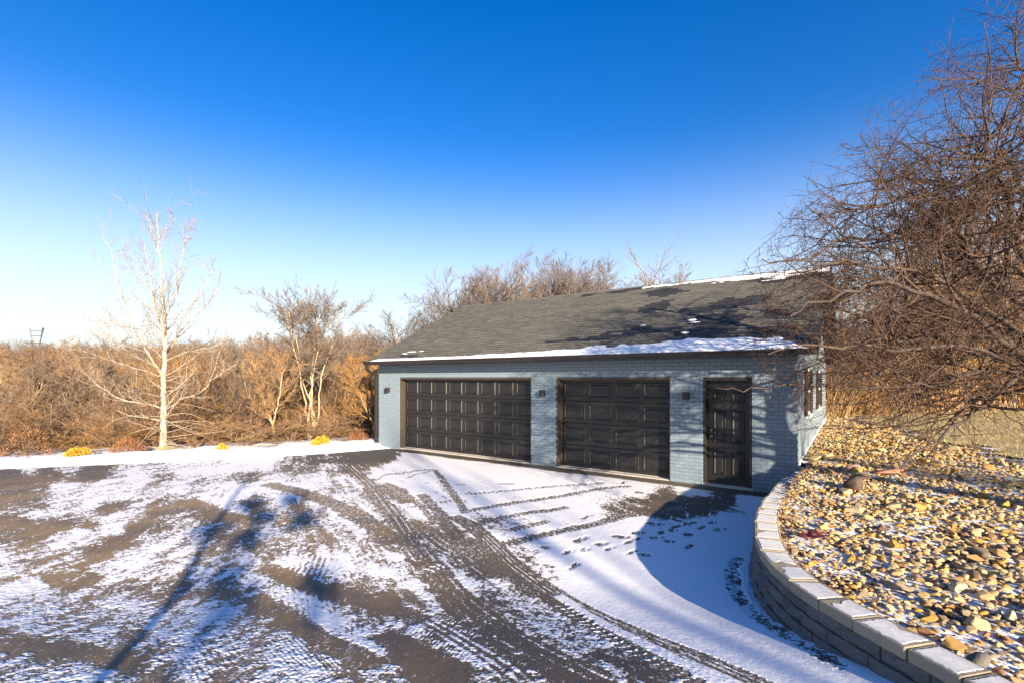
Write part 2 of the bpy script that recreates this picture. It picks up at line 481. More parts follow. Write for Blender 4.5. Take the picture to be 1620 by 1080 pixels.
CP = np.array([(20,750,-1.2),(80,750,-1.2),(150,750,-1.1),(60,765,-.9),(40,740,0),(100,737,.2),(100,772,.6),(170,765,.8),(220,758,.8),(250,745,.3),(290,742,.7),(260,750,-.4),
(20,775,-.8),(25,790,-.6),(100,785,.7),(180,780,.7),(240,772,.1),(280,770,.7),(60,800,-.5),(110,795,.2),(150,795,.9),(165,803,-.9),(185,802,-.7),(145,817,.5),(60,812,.4),(90,815,.4),(30,825,-.8),
(90,830,-.9),(140,828,-.6),(60,845,-.9),(190,815,.6),(130,845,.6),(90,855,.4),(180,835,.8),(215,810,.5),(215,835,-1),(185,855,-1),(160,870,-.8),(250,812,-.4),(270,790,-.3),(285,800,-.3),(245,835,-.5),
(230,850,.1),(200,880,.4),(260,860,.2),(300,830,0),(290,870,.1),(20,880,.1),(50,870,-.4),(100,875,-.2),(60,890,-.2),(10,900,.3),(80,915,-.9),(140,915,-.9),(180,905,.1),(220,905,.4),(60,925,.3),(20,945,.3),
(90,960,.1),(140,950,-.1),(180,950,.4),(200,970,.3),(230,930,-.3),(270,930,-.5),(120,985,.1),(50,990,.4),(20,1010,-.5),(80,1025,-.9),(130,1030,-.9),(160,1010,.3),(200,990,-.2),(215,1000,-.4),(200,1050,-.9),
(60,1060,.3),(120,1060,.4),(170,1065,.1),(230,1070,-.5),(250,1000,.4),(290,980,.2),(300,1040,.4),(260,1040,-.2),
(330,720,1),(400,715,1.2),(420,728,1),(350,735,.7),(310,745,.6),(450,735,-.3),(500,730,-.7),(560,725,-1.1),(600,718,-1.2),(540,740,-.4),(480,745,-.2),(430,750,.3),(395,757,-.5),(500,755,.3),(530,765,.4),
(470,760,.3),(350,770,.4),(320,760,.1),(380,780,.6),(410,770,.7),(360,800,.7),(380,805,.7),(330,790,.8),(310,795,-.6),(340,815,-.8),(370,820,-.7),(400,800,-.8),(410,790,-.6),(440,800,0),(450,790,.4),
(470,795,-.5),(480,810,-.4),(500,800,.6),(530,830,.4),(550,790,.5),(585,790,.3),(430,830,-.2),(420,845,.3),(390,850,-.5),(350,840,-.6),(460,845,.1),(500,840,-.1),(520,855,-.1),(550,850,.5),(570,865,.3),
(600,880,.2),(480,870,-.1),(420,880,-.1),(460,890,.8),(500,890,.2),(530,890,.8),(340,870,-.2),(320,890,-.2),(380,900,.3),(330,910,.3),(360,925,-.3),(400,915,.3),(350,940,-.6),(330,960,.3),(400,940,-.3),
(450,905,-.7),(470,920,-1),(520,935,-1),(570,950,-1),(610,960,-.8),(560,910,.2),(600,930,.2),(460,945,.9),(490,960,1),(510,975,1.1),(530,980,1.1),(560,1010,1),(590,1020,.6),(545,960,.1),(590,985,-.7),
(430,960,-.6),(460,980,-.8),(490,1000,-.7),(530,1020,-.4),(570,1040,-.3),(600,1050,-.5),(400,990,.1),(440,1010,.2),(480,1030,.3),(400,1040,.4),(360,1000,.1),(340,1040,-.1),(410,1060,-.3),(440,1060,.3),
(490,1060,.5),(540,1060,-.1),(620,890,-.3),(600,900,.6),(640,910,-.3),(650,925,.3),(690,900,0),(610,945,-.8),(680,950,-.1),(650,970,.2),(620,985,.7),(660,1000,.4),(610,1005,-.4),(640,1020,-.9),(680,1045,-1),
(720,1060,-.9),(600,1060,-.2),(640,1070,-.5),(730,1040,.3),(760,1060,.4),(700,1020,.3),(700,1005,-.5),(760,1000,0),(740,960,-.4),(720,920,.3),(750,915,.4),(800,950,.2),(790,900,-.4),(780,920,.4),(830,940,.2),
(850,990,0),(800,1010,-.4),(820,1040,-.2),(870,1050,-.2),(880,1000,0),(840,1070,.1),(930,1060,-.3),(1000,1070,0),
(700,740,1.2),(800,740,1.3),(650,730,1.2),(900,760,1.3),(660,775,1.1),(620,750,.9),(1000,770,1.2),(1100,775,.9),(1180,790,1),(900,800,1.1),(850,790,.9),(1000,800,-.3),(1050,795,-.8),(1100,795,-.9),
(1150,790,-.8),(1000,830,1.1),(900,830,.9),(950,870,1.3),(900,880,1.2),(1000,900,1.5),(1100,850,1.4),(1100,950,1.5),(1200,1000,1.5),(1150,830,1.3),(1000,950,1.5),(1300,1050,1.5),(780,800,1),(700,810,.8),
(720,790,.6),(760,830,.2),(700,850,0),(640,870,.5),(640,830,-.1),(680,790,.8),(740,875,.7),(640,850,-.2),(630,800,.3),(950,930,1.4),(1050,1000,1.4),(1000,985,1.2),(1170,1030,1.4),(1180,880,1.5),(1180,930,1.3)], dtype=float)
def cover(px, py):
    """how much snow lies where, read off the photograph: -1 bare, 0 half, 1 full"""
    num = np.zeros_like(px); den = np.zeros_like(px)
    for x, y, v in CP:
        d2 = (px-x)**2 + ((py-y)*2.0)**2 + 40.0
        w = d2**-2.0
        num += w*v; den += w
    return num/den
def to_px(x, y):
    yy = np.maximum(y, 1.2)
    return 810 + x/yy*F, HZ + (ZC - gz(x, y))/yy*F
def snow_noise(x, y):
    px, _ = to_px(x, y)
    def stk(a, sa, sc, seed):
        e1 = (math.sin(a), math.cos(a))
        u = x*e1[0] + y*e1[1]; v = x*e1[1] - y*e1[0]
        return fbm(u*sa, v*sc, seed, 5, 0.62)
    nl = 0.65*stk(math.radians(-12), 1.3, 9.5, 3) + 0.6*stk(math.radians(30), 2.0, 8.0, 5); nc = stk(math.radians(-28), 1.5, 10.0, 9)
    w = sstep(330, 620, px)
    ns = nl*(1-w) + nc*w
    return ns, fbm(x*16, y*16, 21, 4, 0.6), fbm(x*0.9, y*0.9, 33, 4)

TRK = [  # photograph pixels along the track, width (m), value, kind, strength
 ([(540,728),(560,745),(588,772),(609,799),(627,822),(645,850)], .30, -.45, 'ribs', .9),
 ([(645,842),(662,872),(690,905),(712,938),(742,963),(790,1000)], .34, -.5, 'ribs', .95),
 ([(655,822),(686,852),(715,872),(742,892),(770,912)], .30, -.5, 'ribs', .9),
 ([(665,780),(690,805),(715,840),(742,868),(768,890),(790,915)], .22, -.8, 'bare', .8),
 ([(640,780),(665,800),(690,830)], .14, -.6, 'ribs', .8),
 ([(735,850),(785,880),(810,900),(840,921),(875,948),(925,979),(985,1010),(1030,1045),(1070,1078)], .26, -.8, 'bare', .85),
 ([(715,815),(744,830),(777,858),(807,888),(838,912),(870,934),(922,964),(980,991),(1039,1016),(1098,1039),(1190,1080),(1250,1110)], .25, -.8, 'tread', 1.0),
 ([(880,938),(939,978),(1000,1008),(1058,1037),(1120,1062),(1200,1098)], .12, 1.3, 'bare', 1.0),
 ([(880,952),(930,985),(988,1021),(1058,1056),(1130,1092)], .14, -.15, 'lugs', 1.0),
 ([(690,905),(720,940),(760,975),(830,1020),(900,1056),(960,1085)], .30, -.6, 'ribs', .8),
 ([(620,960),(680,985),(740,1020),(800,1060),(830,1085)], .22, .15, 'ribs', .6),
 ([(734,781),(807,775),(880,768),(960,763)], .16, .1, 'lugs', .9),
 ([(645,803),(683,795),(740,790)], .14, .1, 'lugs', .9),
 ([(738,808),(797,797),(880,785),(950,772),(1000,768)], .20, -.1, 'lugs', .95),
 ([(734,836),(777,822),(837,810),(874,806),(900,800)], .18, -.25, 'lugs', .95),
 ([(790,862),(847,848),(880,841),(939,828),(986,816),(1056,805),(1090,800)], .22, -.3, 'lugs', 1.0),
 ([(800,840),(830,832),(870,822)], .18, -.2, 'lugs', .8),
 ([(590,760),(612,750),(640,747),(664,743),(692,741)], .16, .0, 'lugs', .9),
 ([(640,756),(662,749),(685,743)], .10, -.1, 'lugs', .9),
 ([(688,742),(703,762),(722,788),(738,812)], .16, -.1, 'lugs', .95),
 ([(665,762),(682,762)], .05, -.9, 'bare', 1.0), ([(686,762),(698,762)], .05, -.8, 'bare', 1.0), ([(716,766),(740,766)], .06, -.8, 'bare', .9),
 ([(758,765),(785,765),(822,764)], .05, -.9, 'bare', 1.0),
 ([(600,766),(617,770),(630,780),(636,790),(628,792)], .42, -1.2, 'bare', 1.0),
 ([(420,764),(470,776),(520,793),(560,811),(590,831),(612,848),(640,872)], .36, -.9, 'bare', .95),
 ([(290,792),(320,800),(345,812),(372,822)], .40, -.8, 'bare', .8),
 ([(255,800),(225,832),(195,858),(165,878),(110,900)], .22, -.8, 'bare', .85),
 ([(420,895),(470,918),(520,935),(570,950),(620,962),(670,985)], .26, -1.0, 'bare', .9),
 ([(395,940),(440,965),(490,998),(535,1022),(600,1055)], .24, -.8, 'bare', .8),
 ([(600,1000),(640,1020),(680,1042),(740,1075)], .26, -1.1, 'bare', .95),
 ([(560,875),(600,868),(640,858)], .16, .2, 'lugs', .8), ([(570,868),(610,856)], .10, .2, 'lugs', .7),
 ([(670,905),(700,893),(740,885)], .18, .2, 'lugs', .9), ([(690,880),(725,868)], .14, .1, 'lugs', .9),
 ([(1175,880),(1160,898),(1163,930),(1185,962),(1230,995),(1290,1030),(1345,1065)], .15, -.35, 'edge', 1.0),
 ([(300,890),(420,902),(470,918)], .16, -.3, 'bare', .5),
 ([(0,1025),(80,1024),(160,1034),(210,1052)], .22, -.9, 'bare', .8),
]
PRINTS = [(911,893,9,3.2,-.5),(903,899,6,2.5,.2),(868,895,8,3,.3),(852,908,7,3,.2),(870,903,6,2.5,.4),(848,872,8,3,.4),(838,882,7,3,.2),(862,866,6,2.5,0),(900,872,13,3,.0),(925,868,9,3,.2),(951,860,15,3,.1),(918,853,12,4,.1),
          (985,849,14,2.6,.0),(1000,855,16,2.4,.0),(1040,850,13,2.5,.1),(1065,838,12,3,.1),(1075,831,14,2.6,0),(1088,845,8,3,0),(1110,834,8,2.6,0),(1140,837,11,3,0),(1128,826,10,3,0),(1090,864,8,4,0),(1060,856,9,2.5,0),(930,816,13,2.6,.1),
          (1010,842,12,2.8,0),(1045,842,8,3,0),(965,867,10,2.6,.1),(1020,877,9,2.4,0),(1000,873,12,2.2,0),(1085,815,12,3,0),(1120,812,12,3,0),(1060,818,9,3,0),(1035,828,12,2.6,0),(1095,828,9,2.8,0),(875,843,9,3,0),(985,763,5,1.6,0),(1050,780,6,1.6,0),(1010,778,7,1.6,0)]

def build_snow():
    nth, nrr = 1180, 560
    th = np.radians(np.linspace(-50.5, 40.0, nth)); ir = np.linspace(1/17.6, 1/2.35, nrr)[::-1]
    T2, I2 = np.meshgrid(th, ir, indexing='ij')
    y = 1/I2; x = np.tan(T2)*y
    x, y = x.ravel(), y.ravel()
    px, py = to_px(x, y)
    B = cover(px, py)
    ns, nf, nl = snow_noise(x, y)
    amp = 1.0 - 0.62*sstep(0.75, 1.2, B)
    nff = fbm(x*44, y*44, 91, 3, 0.6)
    amp = amp*(1.0 + 0.25*sstep(700, 450, px))
    S = B*(0.66 + 0.14*sstep(560, 760, px)) + amp*(0.80*ns + 0.60*nf + 0.62*nff + 0.30*nl) + 0.06 + 0.10*sstep(760, 560, px)
    # fans of scrape ribs in the middle
    def fan(cx, cy, rx, ry, per, lean, val):
        m = np.exp(-(((px-cx)/rx)**2 + ((py-cy)/ry)**2)**2)
        ph = (px + (py-cy)*lean + 5*nf)/per
        return m*val*np.sin(2*np.pi*(ph + 0.35*ns + 0.25*nl))*(0.55 + 0.9*vnoise(x*5, y*5, 19))
    S = S + fan(490,895,42,20,9,.35,.75) + fan(470,952,60,26,10,-.1,.6) + fan(500,1030,80,38,9,-.9,.3) + fan(560,1000,30,20,9,.1,.3) + fan(690,1010,90,40,8,1.1,.25) + fan(330,1040,60,40,11,-.7,.15)
    P = np.stack([x, y], -1)
    for pts, wd, val, kind, stren in TRK:
        C = np.array([G(*p) for p in pts])
        # smooth the track
        t = np.linspace(0, len(C)-1, (len(C)-1)*8+1); i0 = np.minimum(t.astype(int), len(C)-2); f = (t-i0)[:, None]
        p0, p1, p2, p3 = C[np.maximum(i0-1, 0)], C[i0], C[i0+1], C[np.minimum(i0+2, len(C)-1)]
        Q = 0.5*((2*p1) + (-p0+p2)*f + (2*p0-5*p1+4*p2-p3)*f*f + (-p0+3*p1-3*p2+p3)*f**3)
        lo, hi = Q.min(0)-wd, Q.max(0)+wd
        sel = np.where((x > lo[0]) & (x < hi[0]) & (y > lo[1]) & (y < hi[1]))[0]
        if not len(sel): continue
        q = P[sel]; best = np.full(len(sel), 1e9); bu = np.zeros(len(sel)); bv = np.zeros(len(sel)); acc = 0.0
        for a, b in zip(Q[:-1], Q[1:]):
            ab = b-a; L = np.hypot(*ab)
            if L < 1e-6: continue
            s = np.clip(((q-a)@ab)/(L*L), 0, 1); dv = q - (a + s[:, None]*ab)
            d = np.hypot(dv[:, 0], dv[:, 1]); side = np.sign(ab[0]*dv[:, 1]-ab[1]*dv[:, 0])
            m = d < best
            best[m] = d[m]; bu[m] = (acc + s*L)[m]; bv[m] = (side*d)[m]; acc += L
        h = wd/2
        ends = sstep(-0.02, 0.10, bu)*sstep(acc+0.02, acc-0.10, bu)
        e = 0.10 if kind in ('tread', 'edge') else 0.35
        ins = sstep(h*(1+e*0.5), h*(1-e), best + nf[sel]*h*(0.05 if kind == 'tread' else 0.4))*ends*stren
        v = bv/h
        if kind == 'tread':
            rib = np.maximum.reduce([sstep(.105, .035, np.abs(v-c)) for c in (-.42, .05, .45)])
            lug = (np.sin(bu*2*np.pi/.055 + v*2) > .55)*(np.abs(v) > .80)
            pat = val - .2 + 1.45*rib*(0.85+0.6*nf[sel]) + .9*lug + .18*nf[sel]
        elif kind == 'ribs':
            pat = val + .95*np.cos(v*np.pi*3.2 + .3)*(0.7+.6*ns[sel]) + .55*nf[sel] + .5*nff[sel]
        elif kind == 'lugs':
            pat = val - .15 + .7*np.sin(bu*2*np.pi/.085 + 2.2*np.abs(v) + 1.5*nl[sel])*(np.abs(np.abs(v)-.55) < .4)*(0.6+0.8*vnoise(bu*4, v*0, 9)) + .6*nf[sel] + .5*nff[sel]
        elif kind == 'comb':
            pat = val + .40*np.sin(bu*2*np.pi/.075 + 3*v + 3.5*nf[sel] + 3*nl[sel]) + .7*nf[sel] + .5*nff[sel]
        elif kind == 'edge':
            pat = val + 1.1*nf[sel] + .9*nff[sel] + .6*nl[sel] + .5*np.abs(v)
        else:
            pat = val + .7*nf[sel] + .5*ns[sel] + .6*nff[sel]
        S[sel] = S[sel]*(1-ins) + pat*ins
    for k, (cx, cy, rx, ry, val) in enumerate(PRINTS):
        sl = (0.10, 0.24, -0.08, 0.32, 0.02)[k % 5]; wv = (k*7 % 5)*0.12 + 0.8
        d0 = px-cx; d1 = py-cy+d0*sl
        m = np.exp(-((d0/(rx*wv))**2 + (d1/(ry*1.1))**2 + 0.22*nf)**2*1.0)
        waist = np.exp(-((d0-rx*0.25)/(rx*0.22))**2)*(rx > 8)
        S = S*(1-m) + m*(-0.45 + val + 0.9*nf + 0.7*nff + 0.9*waist)
    # swept strip along the doors, and nothing off the drive
    wdist = wall_dist(x, y)
    S = np.minimum(S, 6*(wdist - 0.40 - 0.12*nl - 0.05*nf)*np.where(along(x, y) > -0.2, 1, 99) + np.where(along(x, y) > -0.2, 0, 9))
    S = np.where(x > wallx(y) - 0.06, np.minimum(S, 0.5), S)
    h = 0.0058*np.tanh(1.6*S) + 0.003*np.clip(S-0.5, 0, 1)
    h = h + 0.006*np.clip(S-0.4, 0, 0.6)*fbm(x*1.3, y*1.3, 71, 3)
    Z = gz(x, y) + h
    F4 = grid_faces(nth, nrr)
    okv = in_drive(x, y) & (S > -0.55)
    keep = okv[F4].any(1) & in_drive(x, y, 0.05)[F4].all(1) & (S[F4].max(1) > -0.05)
    F4 = F4[keep]
    used = np.unique(F4); re = np.zeros(len(x), int); re[used] = np.arange(len(used))
    me = mk('snow', np.stack([x, y, Z], -1)[used], re[F4][:, ::-1], M['snow'], True, {'thick': np.clip(S[used], -1, 1.5)})
    tag(link('snow', me), 'thin snow lying in patches with tyre tracks and footprints on the asphalt drive', kind='stuff')
build_snow()

def build_drive():
    st = 0.1
    gx, gy = np.arange(-15, 6.2, st), np.arange(-14, 18.0, st)
    X, Y = np.meshgrid(gx, gy, indexing='ij'); n, m = X.shape; X, Y = X.ravel(), Y.ravel()
    px, py = to_px(X, Y)
    dust = np.clip(cover(px, py), -1.2, 0.8)*0.26 + 0.03 + 0.13*sstep(760, 520, px)
    dust = np.where(Y < 2.6, 0.0, dust)
    wd = wall_dist(X, Y)
    dust = np.where((wd < 0.7) & (along(X, Y) > -0.3), -0.8, dust)
    salt_warm_light = (0.22 + 0.78*sstep(800, 520, px))*np.where(Y > 2.4, 1, 0.6)*sstep(14.5, 9.5, Y - 0.1*X)  # salted stains plus warm light and flare painted in, stronger at left
    F4 = grid_faces(n, m); ok = in_drive(X, Y)
    F4 = F4[ok[F4].all(1)]
    used = np.unique(F4); re = np.zeros(len(X), int); re[used] = np.arange(len(used))
    me = mk('driveway', np.stack([X, Y, gz(X, Y)], -1)[used], re[F4][:, ::-1], M['asphalt'], True, {'dust': dust[used], 'salt_warm_light': salt_warm_light[used]})
    tag(link('driveway', me), 'dark asphalt drive with salted stains and painted-in warm light in front of the garage', kind='structure')
build_drive()

# snowy verge behind the drive, and the ploughed bank along its edge
def build_verge():
    ss, uu = np.linspace(0.1, 5.2, 52), np.linspace(-12, 8.5, 150)
    U, S = np.meshgrid(uu, ss, indexing='ij')
    T = np.array([EDGEN[1], -EDGEN[0]])
    x = EDGE0[0] + T[0]*U + EDGEN[0]*S; y = EDGE0[1] + T[1]*U + EDGEN[1]*S
    z = tz(x, y) + 0.03 + 0.05*fbm(x*1.2, y*1.2, 5, 3)
    keep = (wall_dist(x, y) > -1.0) | (along(x, y) < -0.05)
    V = np.stack([x, y, z], -1).reshape(-1, 3); F4 = grid_faces(*x.shape)
    F4 = F4[keep.ravel()[F4].all(1)]
    tag(link('verge', mk('verge', V, F4[:, ::-1], M['verge'], True)), 'strip of patchy snow and dry grass behind the ploughed bank', kind='structure')
    # bank
    ss, uu = np.linspace(-0.45, 2.0, 44), np.linspace(-11, 6.2, 420)
    U, S = np.meshgrid(uu, ss, indexing='ij')
    S = S + 0.16*fbm(U*0.9, U*0+3.3, 8, 4)
    x = EDGE0[0] + T[0]*U + EDGEN[0]*S; y = EDGE0[1] + T[1]*U + EDGEN[1]*S
    hgt = 0.13 + 0.11*fbm(U*0.5, U*0, 15, 4) + 0.10*np.exp(-((U-0.2)/1.0)**2) + 0.12*np.exp(-((U-5.2)/1.8)**2)
    prof = sstep(-0.45, 0.45, S)*sstep(1.9, 0.9, S)
    z = gz(x, y) + 0.002 + (hgt*prof) * (0.85 + 0.3*fbm(x*2.2, y*2.2, 41, 4)) - 0.05*(prof < 0.03)
    V = np.stack([x, y, z], -1).reshape(-1, 3)
    k = ((wall_dist(x, y) > 0.0) | (along(x, y) < -0.12)).ravel()
    F4 = grid_faces(*x.shape); F4 = F4[k[F4].all(1)]
    tag(link('snow_bank', mk('snow_bank', V, F4[:, ::-1], M['snow_solid'], True)), 'low bank of ploughed snow along the far edge of the drive', kind='stuff')
build_verge()

# stone bed and dry lawn
def in_bed(x, y):
    edge = np.interp(y, [0.5, 3, 5, 6, 7, 8.5, 9.5, 11, 13, 15, 16], [12, 11.2, 9.9, 9.2, 8.75, 8.55, 8.6, 9.0, 9.7, 10.3, 10.6]) + 0.25*np.sin(y*2.1) + 0.12*np.sin(y*5.3+1)
    return (x > wallx(y) + np.where(y > 9.05, -0.05, 0.10)) & (x < edge) & (y > 0.9) & (y < 15.7)
def build_bed():
    st = 0.09
    X, Y = np.meshgrid(np.arange(2.2, 13, st), np.arange(0.6, 16.2, st), indexing='ij')
    Z = bz(X, Y) - 0.035 + 0.03*fbm(X*3, Y*3, 12, 4)
    k = ((X > wallx(Y) + np.where(Y > 8.98, -0.12, 0.12)) & (Y < 15.8)).ravel(); F4 = grid_faces(*X.shape); F4 = F4[k[F4].all(1)]
    fr = 0.05*sstep(10.5, 5.5, Y) - 0.13*sstep(8.2, 11.5, Y)
    bed = link('stone_bed', mk('stone_bed', np.stack([X, Y, Z], -1).reshape(-1, 3), F4[:, ::-1], M['bed_soil'], True, {'frost': fr.ravel()}))
    tag(bed, 'raised bed of loose golden limestones dusted with snow behind the retaining wall', kind='structure')
    X, Y = np.meshgrid(np.arange(8, 30, .3), np.arange(2, 19, .3), indexing='ij')
    Z = np.minimum(bz(X, Y), 1.15) - 0.015 + 0.02*fbm(X*2, Y*2, 2, 3)
    edge_ok = ~in_bed(X-0.25, Y) & (X > wallx(Y)+0.3)
    F4 = grid_faces(*X.shape); F4 = F4[edge_ok.ravel()[F4].all(1)]
    tag(link('lawn', mk('lawn', np.stack([X, Y, Z], -1).reshape(-1, 3), F4[:, ::-1], M['lawn'], True)), 'dry straw-coloured lawn behind the stone bed', kind='structure')
    return bed
BED = build_bed()
# ------------------------------------------------------------------ garage
GL, GD, HD = 11.58, 8.2, 2.134
RZ = math.atan2(GU[1], GU[0])
garage = tag(empty('garage', (GA[0], GA[1], 0.0), RZ), 'long blue-grey painted brick garage with black doors and a snow-edged shingle roof', 'garage')
OPEN = [(0.974, 5.79), (6.52, 9.26), (9.92, 10.82)]           # openings along the front
ZT, ROOF0, RIDGE = 2.56, 2.655, 4.885                          # wall top, eave and ridge heights
OV = 0.42                                                      # eave overhang
SL = math.atan2(RIDGE-ROOF0, GD/2+OV)
SLEN = math.hypot(RIDGE-ROOF0, GD/2+OV)

def build_walls():
    b = MB()
    xs = [0.0] + [v for o in OPEN for v in o] + [GL]
    for i in range(0, len(xs), 2):
        b.box(xs[i]+(0.02 if i else 0.008), xs[i+1]-(0.02 if i < len(xs)-2 else 0.008), 0.008, 0.24, -0.3, HD+0.02)
    b.box(0.008, GL-0.008, 0.008, 0.24, HD+0.02, ZT)
    me = b.mesh('wall', M['mortar'])
    link('wall', me, garage)
    # gables, back
    b = MB()
    pk = RIDGE - 0.14
    prof = [(0.0, -0.3), (GD, -0.3), (GD, ZT), (GD/2, pk), (0.0, ZT)]
    b.prism([(0.26, -0.3), (GD, -0.3), (GD, ZT), (GD/2, pk), (0.26, ZT+0.11)], 'x', GL-0.2, GL-0.004)
    b.prism([(0.26, -0.3), (GD, -0.3), (GD, ZT), (GD/2, pk), (0.26, ZT+0.11)], 'x', 0.004, 0.2)
    b.box(0.2, GL-0.2, GD-0.2, GD-0.004, -0.3, ZT)
    link('gable_wall', b.mesh('gable_wall', M['side_brick']), garage)
    b = MB()                                                     # white parged footing that follows the stones up the side
    b.prism([(0.02, 0.3), (GD, 0.3), (GD, 0.93), (4.0, 0.79), (0.02, 0.60)], 'x', GL-0.002, GL+0.03)
    link('foundation', b.mesh('foundation', M['white_paint'], 0.004), garage)
    b = MB().box(-0.4, GL+0.3, -0.02, 0.26, -0.4, -0.02)
    b.box(OPEN[0][0]-0.05, OPEN[0][1]+0.05, 0.02, 0.5, -0.1, 0.012)
    b.box(OPEN[1][0]-0.05, OPEN[1][1]+0.05, 0.02, 0.5, -0.1, 0.012)
    b.box(OPEN[2][0]-0.02, OPEN[2][1]+0.02, -0.015, 0.5, -0.1, 0.035)
    link('door_sill', b.mesh('door_sill', M['concrete'], 0.004), garage)
    b = MB().box(0.3, GL-0.3, 0.6, GD-0.6, 0.0, 0.01)
    # dark lining so nothing shines through
    b.box(0.26, GL-0.26, 0.42, 0.46, 0.0, ZT-0.02)
    link('inner_lining', b.mesh('inner_lining', M['black_trim']), garage)
build_walls()

def build_bricks():
    CH, BL, J = 0.0725, 0.203, 0.009
    rows = int(round((ZT-0.02)/CH)) + 1
    spans = []
    for r in range(-1, rows):
        z0, z1 = r*CH, (r+1)*CH - J
        if z1 > ZT + 0.03: continue
        segs = [(0.0, GL)]
        if z0 < HD - 0.02:
            xs = [0.0] + [v for o in OPEN for v in o] + [GL]
            segs = [(xs[i], xs[i+1]) for i in range(0, len(xs), 2)]
        off = (r % 2)*BL/2
        for a, b in segs:
            k0 = int(math.floor((a-off)/BL))
            for k in range(k0, int(math.ceil((b-off)/BL))+1):
                u0, u1 = max(a, k*BL+off+J/2), min(b, (k+1)*BL+off-J/2)
                if u1-u0 > 0.035: spans.append((u0, u1, max(z0, -0.06), z1))
    proto = MB().box(0, 1, -0.0, 1, 0, 1)
    def brick_mesh(L, H):
        m = MB().box(0, L, 0, 0.03, 0, H)
        return m.mesh('brick', M['brick'], 0.0022)
    cache = {}
    C = np.array([0.0, 0.0])
    def dist(s):
        p = GA + GU*(s[0]+s[1])/2
        return np.hypot(*p)
    spans.sort(key=dist)
    rng = random.Random(3)
    for s in spans[:298]:
        L, H = round(s[1]-s[0], 3), round(s[3]-s[2], 3)
        me = cache.get((L, H)) or cache.setdefault((L, H), brick_mesh(L, H))
        link('brick', me, garage, (s[0], rng.uniform(-0.0025, 0.0025), s[2]))
    V, Fc = [], []
    t = MB()
    for s in spans[298:]:
        j = rng.uniform(-0.0025, 0.0025); e = 0.002
        u0, u1, z0, z1 = s
        vs = [(u0, j+e, z0), (u1, j+e, z0), (u1, j+e, z1), (u0, j+e, z1), (u0+e, j, z0+e), (u1-e, j, z0+e), (u1-e, j, z1-e), (u0+e, j, z1-e),
              (u0, 0.02, z0), (u1, 0.02, z0), (u1, 0.02, z1), (u0, 0.02, z1)]
        t.add(vs, [(4, 5, 6, 7), (0, 1, 5, 4), (1, 2, 6, 5), (2, 3, 7, 6), (3, 0, 4, 7), (8, 9, 1, 0), (9, 10, 2, 1), (10, 11, 3, 2), (11, 8, 0, 3)])
    tag(link('bricks', t.mesh('bricks', M['brick']), garage), kind='stuff')
build_bricks()

def panel_mesh(w, h, mat='door_paint'):
    """raised-and-fielded panel: outer moulding, valley, field"""
    t = MB()
    rings = [(0, 0.002), (0.012, -0.013), (0.026, -0.013), (0.044, 0.0005), (0.050, 0.0005), (0.072, -0.008)]
    vs = []
    for ins, y in rings:
        vs += [(ins, y, ins), (w-ins, y, ins), (w-ins, y, h-ins), (ins, y, h-ins)]
    fs = []
    for k in range(len(rings)-1):
        for i in range(4):
            j = (i+1) % 4
            fs.append((k*4+i, k*4+j, (k+1)*4+j, (k+1)*4+i))
    fs.append(tuple((len(rings)-1)*4+i for i in range(4)))
    return t.add(vs, fs).mesh('panel', M[mat])

def garage_door(a, b, cols, label):
    y0 = 0.205
    jw = 0.055
    # jambs and head trim
    t = MB()
    t.box(a, a+jw*0.4, 0.012, y0+0.05, 0.012, HD); t.box(b-jw*0.4, b, 0.012, y0+0.05, 0.012, HD)
    t.box(a+jw*0.4, b-jw*0.4, 0.012, y0+0.05, HD-0.03, HD+0.012)
    link('door_frame', t.mesh('door_frame', M['brown_jamb'], 0.002), garage)
    t = MB()
    t.box(a+0.022, a+0.062, y0-0.05, y0-0.015, 0.012, HD-0.03); t.box(b-0.062, b-0.022, y0-0.05, y0-0.015, 0.012, HD-0.03)
    t.box(a+0.062, b-0.062, y0-0.05, y0-0.015, HD-0.07, HD-0.03)
    link('stop_moulding', t.mesh('stop_moulding', M['brown_jamb'], 0.002), garage)
    t = MB()
    sh = (HD-0.03)/4
    for r in range(4):
        z0 = 0.016 + r*sh
        t.prism([(y0, z0+0.006), (y0+0.006, z0), (y0+0.045, z0), (y0+0.045, z0+sh-0.004), (y0+0.006, z0+sh-0.004), (y0, z0+sh-0.012)], 'x', a+0.02, b-0.02)
    d = link('garage_door', t.mesh('garage_door', M['door_paint']), garage)
    d['label'] = label
    cw = (b-a-0.10)/cols
    pw, ph = cw-0.10, sh*0.66
    me = panel_mesh(pw, ph)
    for r in range(4):
        for c in range(cols):
            link('panel', me, d, (a+0.05+c*cw+0.05, y0-0.001, 0.016+r*sh+sh*0.17))
    t = MB().box(a+0.025, b-0.025, y0-0.012, y0+0.04, 0.0125, 0.022)
    link('weather_strip', t.mesh('weather_strip', M['concrete']), d)
garage_door(*OPEN[0], 8, 'wide black panelled overhead door with eight columns of panels')
garage_door(*OPEN[1], 4, 'narrower black overhead door with four columns of panels')

